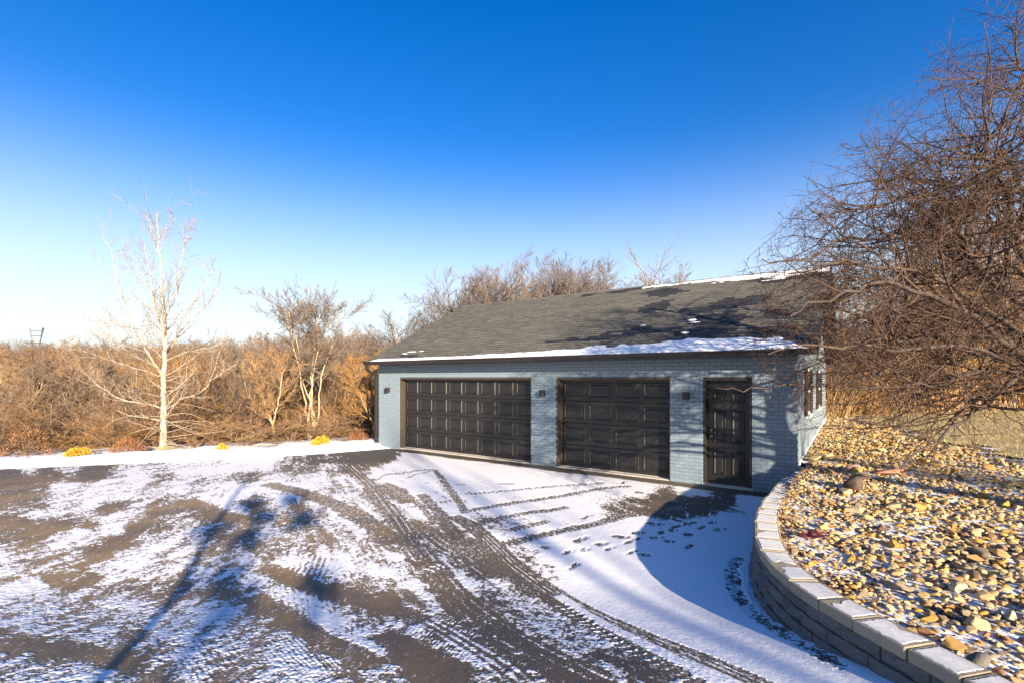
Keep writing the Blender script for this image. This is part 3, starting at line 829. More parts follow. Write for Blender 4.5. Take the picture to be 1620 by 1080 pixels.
def side_door():
    a, b = OPEN[2]; y0 = 0.17
    t = MB()
    t.box(a, a+0.045, 0.012, y0+0.05, 0.035, HD); t.box(b-0.045, b, 0.012, y0+0.05, 0.035, HD)
    t.box(a+0.045, b-0.045, 0.012, y0+0.05, HD-0.05, HD+0.012)
    link('door_frame', t.mesh('door_frame', M['black_trim'], 0.003), garage)
    x0, x1, z0, z1 = a+0.05, b-0.05, 0.045, HD-0.055
    d = link('entry_door', MB().box(x0, x1, y0, y0+0.045, z0, z1).mesh('entry_door', M['entry_paint'], 0.002), garage)
    d['label'] = 'black six-panel entry door with a silver knob and deadbolt'
    w = x1-x0; pw = (w-0.33)/2
    for zz, hh in ((0.20, 0.50), (0.84, 0.66), (1.64, 0.26)):
        me = panel_mesh(pw, hh, 'entry_paint')
        for k in range(2): link('panel', me, d, (x0+0.11+k*(pw+0.11), y0-0.001, zz))
    def disc(r, y_a, y_b, zc, xc, nm):
        n = 14
        ring = [(xc+r*math.cos(2*math.pi*i/n), zc+r*math.sin(2*math.pi*i/n)) for i in range(n)]
        return MB().prism(ring, 'y', y_a, y_b).mesh(nm, M['steel'], 0.003, True)
    k = link('knob', disc(0.032, y0-0.012, y0, 0.96, x0+0.07, 'knob'), d)
    link('knob_ball', disc(0.026, y0-0.06, y0-0.024, 0.96, x0+0.07, 'knob'), d)
    link('knob_stem', disc(0.012, y0-0.024, y0-0.012, 0.96, x0+0.07, 'knob'), d)
    link('deadbolt', disc(0.03, y0-0.022, y0, 1.09, x0+0.07, 'deadbolt'), d)
    link('threshold', MB().box(a+0.045, b-0.045, 0.0, y0+0.05, 0.036, 0.052).mesh('threshold', M['steel'], 0.003), garage)
side_door()

def lamps():
    for u in (0.49, 6.16, 9.60):
        p = link('wall_lamp', MB().box(u-0.055, u+0.055, -0.125, -0.012, 1.70, 1.85).mesh('wall_lamp', M['black_trim'], 0.006), garage)
        link('mount_plate', MB().box(u-0.05, u+0.05, -0.012, 0.0, 1.72, 1.83).mesh('mount_plate', M['black_trim'], 0.003), p)
        link('lens', MB().box(u-0.035, u+0.035, -0.105, -0.035, 1.694, 1.70).mesh('lens', M['dark_glass']), p)
lamps()

def windows():
    for t0 in (1.22, 4.25):
        x = GL
        f = link('window', MB().box(x-0.004, x+0.012, t0+0.42, t0+1.16, 1.36, 2.34).mesh('window', M['white_paint'], 0.003), garage)
        link('pane', MB().box(x+0.012, x+0.016, t0+0.48, t0+1.10, 1.42, 1.83).mesh('pane', M['dark_glass']), f)
        link('pane', MB().box(x+0.012, x+0.016, t0+0.48, t0+1.10, 1.88, 2.28).mesh('pane', M['dark_glass']), f)
        link('window_sill', MB().box(x, x+0.06, t0+0.36, t0+1.22, 1.30, 1.36).mesh('window_sill', M['white_paint'], 0.004), f)
        for s in (t0, t0+1.18):
            sh = link('shutter', MB().box(x, x+0.035, s, s+0.40, 1.36, 2.34).mesh('shutter', M['black_trim'], 0.004), garage)
            b = MB()
            for k in range(13):
                z = 1.42 + k*0.068
                b.prism([(x+0.03, z), (x+0.048, z+0.01), (x+0.034, z+0.055), (x+0.03, z+0.055)], 'y', s+0.05, s+0.35)
            # prism() with axis y takes (x, z) pairs
            link('slats', b.mesh('slats', M['black_trim']), sh)
windows()

# ---- roof
XL, XR = -0.06, GL+0.32
def rp(u, v, h=0.0):
    """a point on the front slope: u along the eave, v up the slope, h above it"""
    return (u, -OV + v*math.cos(SL) - h*math.sin(SL), ROOF0 + v*math.sin(SL) + h*math.cos(SL))
def roof():
    b = MB()
    yb = GD+OV
    k = 0.03
    prof = [(-OV, ROOF0-0.05), (-OV, ROOF0-0.006), (GD/2, RIDGE-0.006), (yb, ROOF0-0.006), (yb, ROOF0-0.05), (GD/2, RIDGE-0.13)]
    b.prism(prof, 'x', XL, XR)
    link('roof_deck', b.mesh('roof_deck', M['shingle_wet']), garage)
    b = MB().box(XL, XR, -OV, 0.0, ZT-0.0, ZT+0.02)
    b.box(XL, XR, GD, yb, ZT, ZT+0.02)
    link('soffit', b.mesh('soffit', M['soffit']), garage)
    b = MB().box(XL, XR, -OV-0.02, -OV, ZT-0.015, ROOF0-0.01)
    b.box(XL, XR, yb, yb+0.02, ZT-0.015, ROOF0-0.01)
    link('fascia', b.mesh('fascia', M['black_trim'], 0.002), garage)
    b = MB()
    for x in (XL-0.02, XR):
        b.prism([(-OV, ROOF0-0.16), (-OV, ROOF0-0.012), (GD/2, RIDGE-0.012), (GD/2, RIDGE-0.16)], 'x', x, x+0.02)
        b.prism([(GD/2, RIDGE-0.16), (GD/2, RIDGE-0.012), (yb, ROOF0-0.012), (yb, ROOF0-0.16)], 'x', x, x+0.02)
    link('rake_board', b.mesh('rake_board', M['black_trim']), garage)
    # K-style gutter, open at the top
    y1 = -OV-0.02
    prof = [(y1, ROOF0-0.005), (y1, ROOF0-0.115), (y1-0.075, ROOF0-0.115), (y1-0.085, ROOF0-0.07), (y1-0.11, ROOF0-0.03), (y1-0.11, ROOF0-0.008), (y1-0.10, ROOF0-0.008), (y1-0.10, ROOF0-0.03),
            (y1-0.076, ROOF0-0.07), (y1-0.068, ROOF0-0.105), (y1-0.008, ROOF0-0.105), (y1-0.008, ROOF0-0.005)]
    g = link('gutter', MB().prism(prof, 'x', XL-0.03, XR+0.02).mesh('gutter', M['black_trim']), garage)
    b = MB()
    b.prism([(y1, ROOF0-0.005), (y1, ROOF0-0.115), (y1-0.075, ROOF0-0.115), (y1-0.085, ROOF0-0.07), (y1-0.11, ROOF0-0.008)], 'x', XL-0.034, XL-0.03)
    b.prism([(y1, ROOF0-0.005), (y1, ROOF0-0.115), (y1-0.075, ROOF0-0.115), (y1-0.085, ROOF0-0.07), (y1-0.11, ROOF0-0.008)], 'x', XR+0.02, XR+0.024)
    link('end_cap', b.mesh('end_cap', M['black_trim']), g)
    # downspout at the far left corner: outlet, elbow back to the wall, straight drop, shoe
    path = [(0.05, y1-0.05, ROOF0-0.11), (0.05, y1-0.05, 2.42), (0.02, y1+0.06, 2.33), (-0.055, -0.10, 2.26), (-0.065, -0.05, 2.16), (-0.065, -0.045, 0.12), (-0.065, -0.07, 0.02), (-0.05, -0.22, -0.04)]
    b = MB(); prev = None; ring = []
    for i, p in enumerate(path):
        q = Vector(path[min(i+1, len(path)-1)]) - Vector(path[max(i-1, 0)]); q.normalize()
        r = Vector((1, 0, 0)); up = q.cross(r).normalized(); r = up.cross(q).normalized()
        P = Vector(p); hw, hh = 0.042, 0.034
        ring.append([P + r*hw + up*hh, P - r*hw + up*hh, P - r*hw - up*hh, P + r*hw - up*hh])
    vs = [tuple(v) for rg in ring for v in rg]; fs = []
    for k in range(len(ring)-1):
        for i in range(4): fs.append((k*4+i, k*4+(i+1) % 4, (k+1)*4+(i+1) % 4, (k+1)*4+i))
    fs += [(0, 1, 2, 3), tuple((len(ring)-1)*4+i for i in range(4))]
    link('downspout', b.add(vs, fs).mesh('downspout', M['black_trim'], 0.004), garage)
    for z in (0.6, 1.75):
        link('downspout_strap', MB().box(-0.112, -0.018, -0.084, 0.012, z, z+0.03).mesh('downspout_strap', M['black_trim']), garage)
roof()

def roof_uv(px, py):
    """where a photograph pixel meets the front slope"""
    o = np.array([0, 0, ZC]); d = np.array([(px-810)/F, 1.0, (HZ-py)/F])
    R = np.array([[GU[0], GU[1], 0], [GVV[0], GVV[1], 0], [0, 0, 1]])
    o = R @ (o - np.array([GA[0], GA[1], 0])); d = R @ d
    n = np.array([0, -math.sin(SL), math.cos(SL)]); p0 = np.array(rp(0, 0))
    t = ((p0-o) @ n)/(d @ n); q = o + t*d
    return q[0], (q[1]+OV)/math.cos(SL)
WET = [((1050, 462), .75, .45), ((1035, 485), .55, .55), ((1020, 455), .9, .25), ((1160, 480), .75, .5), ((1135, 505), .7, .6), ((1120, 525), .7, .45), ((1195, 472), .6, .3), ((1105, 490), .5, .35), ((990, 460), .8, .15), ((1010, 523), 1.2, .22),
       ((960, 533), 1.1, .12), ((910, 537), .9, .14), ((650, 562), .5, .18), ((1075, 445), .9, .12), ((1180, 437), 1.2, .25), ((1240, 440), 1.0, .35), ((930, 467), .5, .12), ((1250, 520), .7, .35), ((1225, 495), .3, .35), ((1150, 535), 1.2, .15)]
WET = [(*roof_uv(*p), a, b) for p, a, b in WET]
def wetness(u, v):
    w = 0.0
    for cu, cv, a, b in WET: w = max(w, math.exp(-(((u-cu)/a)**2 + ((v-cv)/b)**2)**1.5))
    return w
def shingles():
    rng = random.Random(9)
    EX = 0.1397
    rows = int(math.ceil((SLEN-0.08)/EX))
    items = []
    for r in range(rows):
        v0 = r*EX - 0.012
        u = XL - rng.uniform(0, 0.2)
        while u < XR:
            w = rng.choice((0.20, 0.25, 0.31, 0.36))
            a, b = max(u, XL), min(u+w-0.005, XR)
            if b-a > 0.03: items.append((a, b, v0, min(v0+EX+0.03, SLEN-0.02), r))
            u += w
    def dist(i):
        p = GA + GU*(i[0]+i[1])/2 + GVV*(-OV + i[2]*math.cos(SL))
        return np.hypot(*p)
    items.sort(key=lambda i: dist(i) - (0.0))
    def verts(a, b, v0, v1, th):
        lo, hi = th, 0.001
        vm = v0 + 0.104; mi = lo + (hi-lo)*(vm-v0)/max(v1-v0, 0.11)
        return [rp(a, v0, -0.001), rp(b, v0, -0.001), rp(b, v1, -0.001), rp(a, v1, -0.001), rp(a, v0, lo), rp(b, v0, lo), rp(b, v1, hi), rp(a, v1, hi), rp(a, vm, mi), rp(b, vm, mi)]
    # the printed shadow band of a laminated shingle runs under the next course
    FS = [(4, 5, 9, 8), (0, 1, 5, 4), (1, 2, 6, 9, 5), (3, 0, 4, 8, 7)]
    FB = [(8, 9, 6, 7)]
    cache = {}
    stuff = MB(); rn = []
    for n, (a, b, v0, v1, r) in enumerate(items):
        th = rng.choice((0.012, 0.017, 0.023))
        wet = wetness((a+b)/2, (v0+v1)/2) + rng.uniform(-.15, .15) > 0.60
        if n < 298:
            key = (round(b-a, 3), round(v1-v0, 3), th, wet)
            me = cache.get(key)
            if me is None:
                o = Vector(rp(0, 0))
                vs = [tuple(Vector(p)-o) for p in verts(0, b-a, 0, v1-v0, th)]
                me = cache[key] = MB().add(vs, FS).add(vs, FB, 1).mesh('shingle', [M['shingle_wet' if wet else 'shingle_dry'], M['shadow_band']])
            link('shingle', me, garage, rp(a, v0))
        else:
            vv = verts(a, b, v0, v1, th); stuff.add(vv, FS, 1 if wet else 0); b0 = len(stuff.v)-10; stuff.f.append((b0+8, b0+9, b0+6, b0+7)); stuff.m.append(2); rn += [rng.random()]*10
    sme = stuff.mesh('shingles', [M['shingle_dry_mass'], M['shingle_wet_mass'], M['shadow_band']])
    sme.attributes.new('rnd', 'FLOAT', 'POINT').data.foreach_set('value', rn)
    tag(link('shingles', sme, garage), kind='stuff')
    u = XL
    cm = None
    while u < XR-0.05:
        L = min(0.22, XR-u)
        me = MB().add([(0, -0.13, -0.060), (L, -0.13, -0.067), (0, 0, 0.010), (L, 0, 0.003), (0, 0.13, -0.060), (L, 0.13, -0.067), (0, -0.13, -0.075), (0, 0, -0.006), (0, 0.13, -0.075)],
                      [(0, 1, 3, 2), (2, 3, 5, 4), (0, 2, 7, 6), (2, 4, 8, 7)]).mesh('ridge_cap', M['shingle_dry']) if (cm is None or L < 0.22) else cm
        if cm is None: cm = me
        link('ridge_cap', me, garage, (u, GD/2, RIDGE+0.006))
        u += 0.2
shingles()

def roof_snow():
    EX = 0.1397
    def sheet(nm, u0, u1, v0, v1, fn, du=0.022, dv=0.022, thick=0.020):
        U, V = np.meshgrid(np.arange(u0, u1, du), np.arange(v0, v1, dv), indexing='ij')
        S = fn(U, V)
        h = 0.016 + thick*np.tanh(2.2*S) - 0.02*(S < -0.25)
        x, y, z = U, -OV + V*math.cos(SL) - h*math.sin(SL), ROOF0 + V*math.sin(SL) + h*math.cos(SL)
        F4 = grid_faces(*U.shape); F4 = F4[(S.ravel()[F4] > -0.3).any(1)]
        used = np.unique(F4); re = np.zeros(U.size, int); re[used] = np.arange(len(used))
        me = mk('snow_patch', np.stack([x, y, z], -1).reshape(-1, 3)[used], re[F4], M['snow_solid'], True)
        link(nm, me, garage)
    def eave(U, V):
        e = np.interp(U, [0, .35, 1.5, 4, 5.8, 6.4, 6.9, 8, 9.0, 9.5, 9.9, 10.4, 11.3, 11.6, 11.9], [-.1, .10, .11, .15, .20, .28, .36, .40, .50, .66, .60, .48, .38, .12, -.1])
        row = np.floor((V+0.012)/EX); fr = (V+0.012)/EX - row
        jag = 0.45*fbm(U*1.6, row*7.7, 51, 4) + 0.10*fbm(U*6, row*3.1, 52, 3)
        drop = 0.10*fbm(U*3, U*0, 77, 4)
        s = (e + jag*np.clip(e*1.1, 0.12, 0.6) - V)*6
        lip = (V - (-0.035 + 0.04*drop))*14
        tabs = np.where(fbm(U*5+row*13, row*5.5, 60, 2) > 0.42, 0.9*(fr-0.55), 0)
        return np.minimum(np.minimum(s - 1.2*np.maximum(0, V-e+0.18)*(fr < 0.2), lip), 1.0)
    sheet('snow', 0.0, XR, -0.05, 1.15, eave)
    def top(U, V):
        e = np.interp(U, [7.2, 8.0, 9.0, 9.8, 10.6, 11.3, 11.9], [0.0, .08, .18, .32, .40, .36, .30])
        d = SLEN - 0.10 - V
        row = np.floor((V+0.012)/EX); fr = (V+0.012)/EX - row
        s = (e + (0.8*fbm(U*1.1, row*7.7, 81, 4))*0.45 - d)*5
        return np.minimum(s - 0.9*(fr < 0.25) + 0.5*fbm(U*9, row*3.0, 5, 2), np.minimum(1.0, d*10+0.1))
    sheet('snow', 7.2, XR, SLEN-1.1, SLEN-0.08, top, thick=0.016)
    def bits(U, V):
        S = np.full(U.shape, -1.0)
        for px, py, ru, rv in ((1094, 507, .10, .035), (1099, 511, .14, .03), (1017, 516, .08, .03), (640, 560, .12, .03), (652, 557, .2, .025), (930, 463, .30, .03), (955, 460, .22, .025), (667, 556, .12, .02), (1083, 527, .1, .03)):
            cu, cv = roof_uv(px, py)
            S = np.maximum(S, 1-((U-cu)/ru)**2-((V-cv)/rv)**2)
        return S
    sheet('snow', 0.2, 10.0, 0.2, SLEN-0.08, bits, 0.03, 0.015, 0.012)
roof_snow()
# ------------------------------------------------------------------ retaining wall
def build_wall():
    wall = tag(empty('retaining_wall', (2.3, 4.4, 0.0)), 'curved low retaining wall of grey split-face blocks with snow-topped tan caps', 'retaining wall')
    o = Vector((2.3, 4.4, 0.0))
    d = np.hypot(*np.diff(CAPS, axis=0).T); S = np.concatenate([[0], np.cumsum(d)]); L = S[-1]
    ss = np.linspace(0, L, 900)
    cx, cy = np.interp(ss, S, CAPS[:, 0]), np.interp(ss, S, CAPS[:, 1])
    k = np.ones(61)/61
    cx = np.concatenate([cx[:30], np.convolve(cx, k, 'valid'), cx[-30:]]); cy = np.concatenate([cy[:30], np.convolve(cy, k, 'valid'), cy[-30:]])
    def at(s):
        return np.array([np.interp(s, ss, cx), np.interp(s, ss, cy)])
    def nrm(s):
        t = at(min(s+0.12, L)) - at(max(s-0.12, 0)); t /= np.hypot(*t)
        return np.array([-t[1], t[0]])
    rng = random.Random(21)
    # caps
    s = 0.0
    i = 0
    while s < L-0.2:
        ln = rng.choice((0.30, 0.33, 0.36, 0.40))
        a, b = s+0.004, min(s+ln, L)-0.004
        top = 0.50 + rng.uniform(-0.004, 0.004)
        y = at(a)[1]
        w = 0.235 + rng.uniform(-.006, .012)
        A, B = at(a), at(b); An, Bn = nrm(a), nrm(b)
        ja, jb = rng.uniform(-.008, .006), rng.uniform(-.008, .006)
        q = [A+An*ja, B+Bn*jb, B+Bn*w, A+An*w]
        cen = sum(q)/4
        t = MB()
        vs = [(p[0]-cen[0], p[1]-cen[1], z) for z in (-0.078, 0.0) for p in q]
        t.add(vs, [(0, 3, 2, 1), (4, 5, 6, 7), (0, 1, 5, 4), (1, 2, 6, 5), (2, 3, 7, 6), (3, 0, 4, 7)])
        c = link('cap_stone', t.mesh('cap_stone', M['cap'], 0.006), wall, Vector((cen[0], cen[1], top)) - o)
        # the snow left on it, melted back from the edges
        qq = [np.array(p)-cen for p in q]
        n = 44; out = []
        bare = rng.random(); ba = rng.uniform(0, 6.28)
        for m in range(n):
            f = m/n*4; e = int(f); g = f-e
            p = qq[e]*(1-g) + qq[(e+1) % 4]*g
            ang = math.atan2(p[1], p[0])
            k2 = 0.87 - 0.08*abs(float(vnoise(np.array(m*0.9), np.array(i*7.7), 3))-0.2) - 0.05*rng.random()
            if bare > 0.45: k2 -= 0.42*math.exp(-((math.atan2(math.sin(ang-ba), math.cos(ang-ba)))/0.5)**2)
            out.append(p*k2)
        if y > 7.4: out = [p*0.92 for p in out]
        h = 0.0035
        vs = [(p[0], p[1], 0.0004) for p in out] + [(p[0]*0.96, p[1]*0.96, h) for p in out] + [(0, 0, h)]
        fs = [(m, (m+1) % n, n+(m+1) % n, n+m) for m in range(n)] + [(n+m, n+(m+1) % n, 2*n) for m in range(n)]
        link('snow_patch', MB().add(vs, fs).mesh('snow_patch', M['cap_snow']), c)
        s += ln
        i += 1
    # split-face blocks
    CH = 0.1
    for r in range(5):
        z1 = 0.420 - r*CH; z0 = z1-CH+0.006
        s = -0.15*(r % 2)
        while s < L-0.1:
            ln = rng.choice((0.27, 0.30, 0.30, 0.34))
            a, b = max(s, 0)+0.004, min(s+ln, L)-0.004
            s += ln
            if b-a < 0.08: continue
            A, B = at(a), at(b)
            An, Bn = nrm(a), nrm(b)
            off = 0.024 - 0.012*r + rng.uniform(-.005, .005)
            if z1 < float(gz(A[0]-0.05, A[1])) - 0.02: continue
            A, B = A+An*off, B+Bn*off
            cen = (A+B)/2; tt = (B-A)/np.hypot(*(B-A)); nn = np.array([-tt[1], tt[0]])
            W2 = np.hypot(*(B-A)); nu, nv = 6, 4
            vs = []
            zz = -0.004 if rng.random() < 0.1 else 0
            for jv in range(nv):
                for iu in range(nu):
                    fu, fv = iu/(nu-1), jv/(nv-1)
                    ed = min(fu, 1-fu)*6; ev = min(fv, 1-fv)*4
                    bulge = 0.026*min(1, ed*0.8)*min(1, ev+0.1) + rng.uniform(-.012, .012)*(0 < iu < nu-1)
                    p = A + (B-A)*fu - nn*bulge - cen
                    vs.append((p[0], p[1], z0 + (z1-z0)*fv + rng.uniform(-.003, .003)*(0 < jv < nv-1)))
            fs = [(jv*nu+iu, jv*nu+iu+1, (jv+1)*nu+iu+1, (jv+1)*nu+iu) for jv in range(nv-1) for iu in range(nu-1)]
            nb = len(vs)
            D = 0.20
            for z in (z0, z1):
                for p in (A + nn*D - cen, B + nn*D - cen): vs.append((p[0], p[1], z))
            top = [(nv-1)*nu+iu for iu in range(nu)]; bot = list(range(nu))
            fs += [tuple(top) + (nb+3, nb+2), tuple(bot[::-1]) + (nb, nb+1),
                   tuple(j*nu for j in range(nv)) + (nb+2, nb), tuple(j*nu+nu-1 for j in range(nv))[::-1] + (nb+1, nb+3), (nb, nb+2, nb+3, nb+1)]
            link('block', MB().add(vs, fs).mesh('block', M['block']), wall, Vector((cen[0], cen[1], 0)) - o)
build_wall()

# ------------------------------------------------------------------ stones
def ico(level):
    bm = bmesh.new(); bmesh.ops.create_icosphere(bm, subdivisions=level, radius=1.0)
    v = np.array([p.co for p in bm.verts]); f = np.array([[x.index for x in q.verts] for q in bm.faces]); bm.free()
    return v, f
ICO = {k: ico(k) for k in (1, 2, 3)}
def stone_shape(rng, level):
    v, f = ICO[level]; v = v.copy()
    for _ in range(rng.integers(7, 12)):                      # chip flats off
        n = rng.normal(size=3); n /= np.linalg.norm(n); c = rng.uniform(0.42, 0.78)
        d = v @ n; m = d > c
        v[m] -= np.outer((d[m]-c)*0.99, n)
    q = v*2.1 + rng.uniform(0, 50, 3)
    v *= (1 + 0.16*fbm(q[:, 0]+q[:, 2], q[:, 1]-q[:, 2], int(rng.integers(99)), 3))[:, None]
    v *= np.array([rng.uniform(0.95, 1.35), rng.uniform(0.75, 1.0), rng.uniform(0.52, 0.8)])
    return v, f
def build_stones():
    rng = np.random.default_rng(4)
    cell = 0.16; H = {}
    out = []
    xs = rng.uniform(2.2, 13.0, 95000); ys = 1.2 + 14.5*rng.random(95000)**1.25
    ok = in_bed(xs, ys) & (xs/np.maximum(ys, .1) < 1.22)
    xs, ys = xs[ok], ys[ok]
    for x, y in zip(xs, ys):
        u = rng.random()
        big = 1.0 - 0.35*(x - float(wallx(np.float64(y))) < 0.8)
        r = (0.019 + 0.026*u + (0.048*rng.random()**1.5 if u > 0.86 else 0))*big*(1.0 + 0.12*(y > 8))
        if y < 9.2 and x - r < wallx(np.float64(y)) + 0.24: continue
        if y > 8.8 and x - r < 5.24 + 0.712*(y-8.95): continue
        cx, cy = int(x/cell), int(y/cell); clash = False
        for i in range(cx-1, cx+2):
            for j in range(cy-1, cy+2):
                for (a, b, c) in H.get((i, j), ()):
                    if (a-x)**2 + (b-y)**2 < (0.86*(r+c))**2: clash = True; break
                if clash: break
            if clash: break
        if clash: continue
        H.setdefault((cx, cy), []).append((x, y, r)); out.append((x, y, r))
    out.sort(key=lambda s: -(s[2]/(s[1]+0.4))*(1.0 if s[0]/s[1] < 1.07 and s[1] > 2.35 else 0.3))
    protos = []
    for k in range(14):
        v, f = stone_shape(rng, 3)
        me = mk('stone', v, f, M['stone'], True); me.set_sharp_from_angle(angle=math.radians(30)); protos.append(me)
    for n, (x, y, r) in enumerate(out[:285]):
        o = link('stone', protos[int(rng.integers(len(protos)))], BED)
        o.location = (x, y, float(bz(x, y)) - 0.035 + r*0.42)
        o.rotation_euler = (rng.uniform(-.35, .35), rng.uniform(-.35, .35), rng.uniform(0, 6.3)); o.scale = (r*1.12,)*3
    rest = out[285:]
    sh2 = [stone_shape(rng, 2) for _ in range(16)]; sh1 = [stone_shape(rng, 1) for _ in range(16)]
    Vs, Fs, Rn, b = [], [], [], 0
    for x, y, r in rest:
        v, f = (sh2 if y < 6.5 else sh1)[int(rng.integers(16))]
        a = rng.uniform(0, 6.3); ca, sa = math.cos(a), math.sin(a); ti = rng.uniform(-.4, .4)
        p = v*r*1.15
        p = np.stack([p[:, 0], p[:, 1]*math.cos(ti)-p[:, 2]*math.sin(ti), p[:, 1]*math.sin(ti)+p[:, 2]*math.cos(ti)], -1)
        p = np.stack([p[:, 0]*ca-p[:, 1]*sa + x, p[:, 0]*sa+p[:, 1]*ca + y, p[:, 2] + float(bz(x, y)) - 0.035 + r*0.42], -1)
        Vs.append(p); Fs.append(f+b); b += len(v); Rn.append(np.full(len(v), rng.random()))
    me = mk('stones', np.concatenate(Vs), np.concatenate(Fs), M['stone_mass'], True, {'rnd': np.concatenate(Rn)})
    me.set_sharp_from_angle(angle=math.radians(34))
    tag(link('stones', me, BED), kind='stuff')
    # odd ones that stand out
    for px, py, d, sc, mat, lab in ((1352, 742, None, (.21, .13, .10), 'pink_stone', 'smooth rounded pinkish stone'), (1408, 747, None, (.19, .14, .085), 'red_stone', 'flat brick-red slab of stone'),
                                    (1350, 772, None, (.17, .14, .17), 'dark_stone', 'dark brown upright pitted stone'), (1362, 757, None, (.16, .12, .07), 'dark_stone', 'dark brown low stone behind the pitted one'),
                                    (1545, 1050, None, (.085, .075, .07), 'grey_stone', 'rounded dark grey stone beside the nearest caps'), (1256, 712, None, (.15, .14, .12), 'stone', 'large golden stone at the garage corner')):
        g = G(px, py, bz)
        v, f = stone_shape(rng, 2)
        if lab.startswith('large golden'): g = np.array([5.62, 9.12])
        o = link('stone', mk('stone', v, f, M[mat], True), BED)
        o.location = (g[0], g[1], float(bz(g[0], g[1])) + sc[2]*0.25); o.scale = sc; o.rotation_euler = (0.1, -0.1, rng.uniform(-.4, .4)); o['label'] = lab
    # dead leaves caught along the caps and between the stones
    Vs, Fs, b = [], [], 0
    for k in range(900):
        y = rng.uniform(2.2, 9.5)
        x = float(wallx(np.float64(y))) + 0.25 + (abs(rng.normal())*0.10 if k % 3 else rng.uniform(0, 5))
        if y > 8.9: continue
        z = float(bz(x, y)) + rng.uniform(-.02, .035); a = rng.uniform(0, 6.3); s = rng.uniform(.012, .03)
        t = rng.normal(size=3)*0.35
        e1 = np.array([math.cos(a), math.sin(a), t[0]])*s; e2 = np.array([-math.sin(a), math.cos(a), t[1]])*s*0.55
        c = np.array([x, y, z])
        Vs += [c-e1, c+e2, c+e1+np.array([0, 0, t[2]*s]), c-e2]; Fs.append((b, b+1, b+2, b+3)); b += 4
    tag(link('fallen_leaves', mk('fallen_leaves', np.array(Vs), np.array(Fs), M['dead_leaf'])), 'brown dead leaves caught among the stones along the wall caps', kind='stuff')
build_stones()

# ------------------------------------------------------------------ bare trees
def tubes(P, R, s, rng):
    Mn, n, _ = P.shape
    T = np.empty_like(P); T[:, 1:-1] = P[:, 2:]-P[:, :-2]; T[:, 0] = P[:, 1]-P[:, 0]; T[:, -1] = P[:, -1]-P[:, -2]
    T /= np.linalg.norm(T, axis=-1, keepdims=True)+1e-9
    ch = P[:, -1]-P[:, 0]; ref = np.cross(ch, rng.normal(size=(Mn, 3))); ref /= np.linalg.norm(ref, axis=-1, keepdims=True)+1e-9
    u = ref[:, None, :] - (T*ref[:, None, :]).sum(-1, keepdims=True)*T; u /= np.linalg.norm(u, axis=-1, keepdims=True)+1e-9
    w = np.cross(T, u)
    a = np.arange(s)*2*np.pi/s
    V = P[:, :, None, :] + R[:, :, None, None]*(u[:, :, None, :]*np.cos(a)[None, None, :, None] + w[:, :, None, :]*np.sin(a)[None, None, :, None])
    idx = np.arange(Mn*n*s).reshape(Mn, n, s)
    f = np.stack([idx[:, :-1, :], np.roll(idx[:, :-1, :], -1, 2), np.roll(idx[:, 1:, :], -1, 2), idx[:, 1:, :]], -1)
    return V.reshape(-1, 3), f.reshape(-1, 4)
def merge(groups, rng):
    Vs, Fs, b = [], [], 0
    for P, R, s in groups:
        if len(P) == 0: continue
        v, f = tubes(P, R, s, rng); Vs.append(v); Fs.append(f+b); b += len(v)
    return np.concatenate(Vs), np.concatenate(Fs)
def grow(P, R, rng, n, t0, ratio, ang, npt, wander, trop, r0, rmin, flat=1.0, lenabs=None, taper=0.75, tipbias=0.5):
    """n children on every branch of P; ratio = child length over parent length, ang = degrees off the parent"""
    Mn, k, _ = P.shape
    L = np.linalg.norm(np.diff(P, axis=1), axis=-1).sum(1)
    pi = np.repeat(np.arange(Mn), n)
    t = t0 + (1-t0)*(np.tile((np.arange(n)+0.5)/n, Mn) + rng.uniform(-.5, .5, Mn*n)/n)
    t = np.clip(t, 0, 0.995)*(k-1); i = t.astype(int); f = (t-i)[:, None]
    base = P[pi, i]*(1-f) + P[pi, i+1]*f
    br = R[pi, i]*(1-f[:, 0]) + R[pi, i+1]*f[:, 0]
    T = P[pi, i+1]-P[pi, i]; T /= np.linalg.norm(T, axis=-1, keepdims=True)+1e-9
    q = rng.normal(size=(Mn*n, 3)); q[:, 2] *= flat
    q -= (q*T).sum(-1, keepdims=True)*T; q /= np.linalg.norm(q, axis=-1, keepdims=True)+1e-9
    a = np.radians(rng.uniform(ang[0], ang[1], Mn*n))[:, None]
    D = np.cos(a)*T + np.sin(a)*q
    if lenabs is not None: ln = rng.uniform(lenabs[0], lenabs[1], Mn*n)
    else: ln = L[pi]*rng.uniform(ratio[0], ratio[1], Mn*n)*(1 - tipbias*(t/(k-1)))
    st = (ln/(npt-1))[:, None]
    out = np.empty((Mn*n, npt, 3)); out[:, 0] = base
    for j in range(1, npt):
        D = D + rng.normal(size=D.shape)*wander; D[:, 2] += trop/(npt-1)
        D /= np.linalg.norm(D, axis=-1, keepdims=True)
        out[:, j] = out[:, j-1] + D*st
    rb = np.maximum(np.minimum(br*r0, ln*0.03), rmin)
    rr = rb[:, None]*(1-(1-(1-taper))*np.linspace(0, 1, npt)[None, :]*1.0)
    rr = np.maximum(rb[:, None]*np.linspace(1, 1-taper, npt)[None, :], rmin*0.6)
    return out, rr
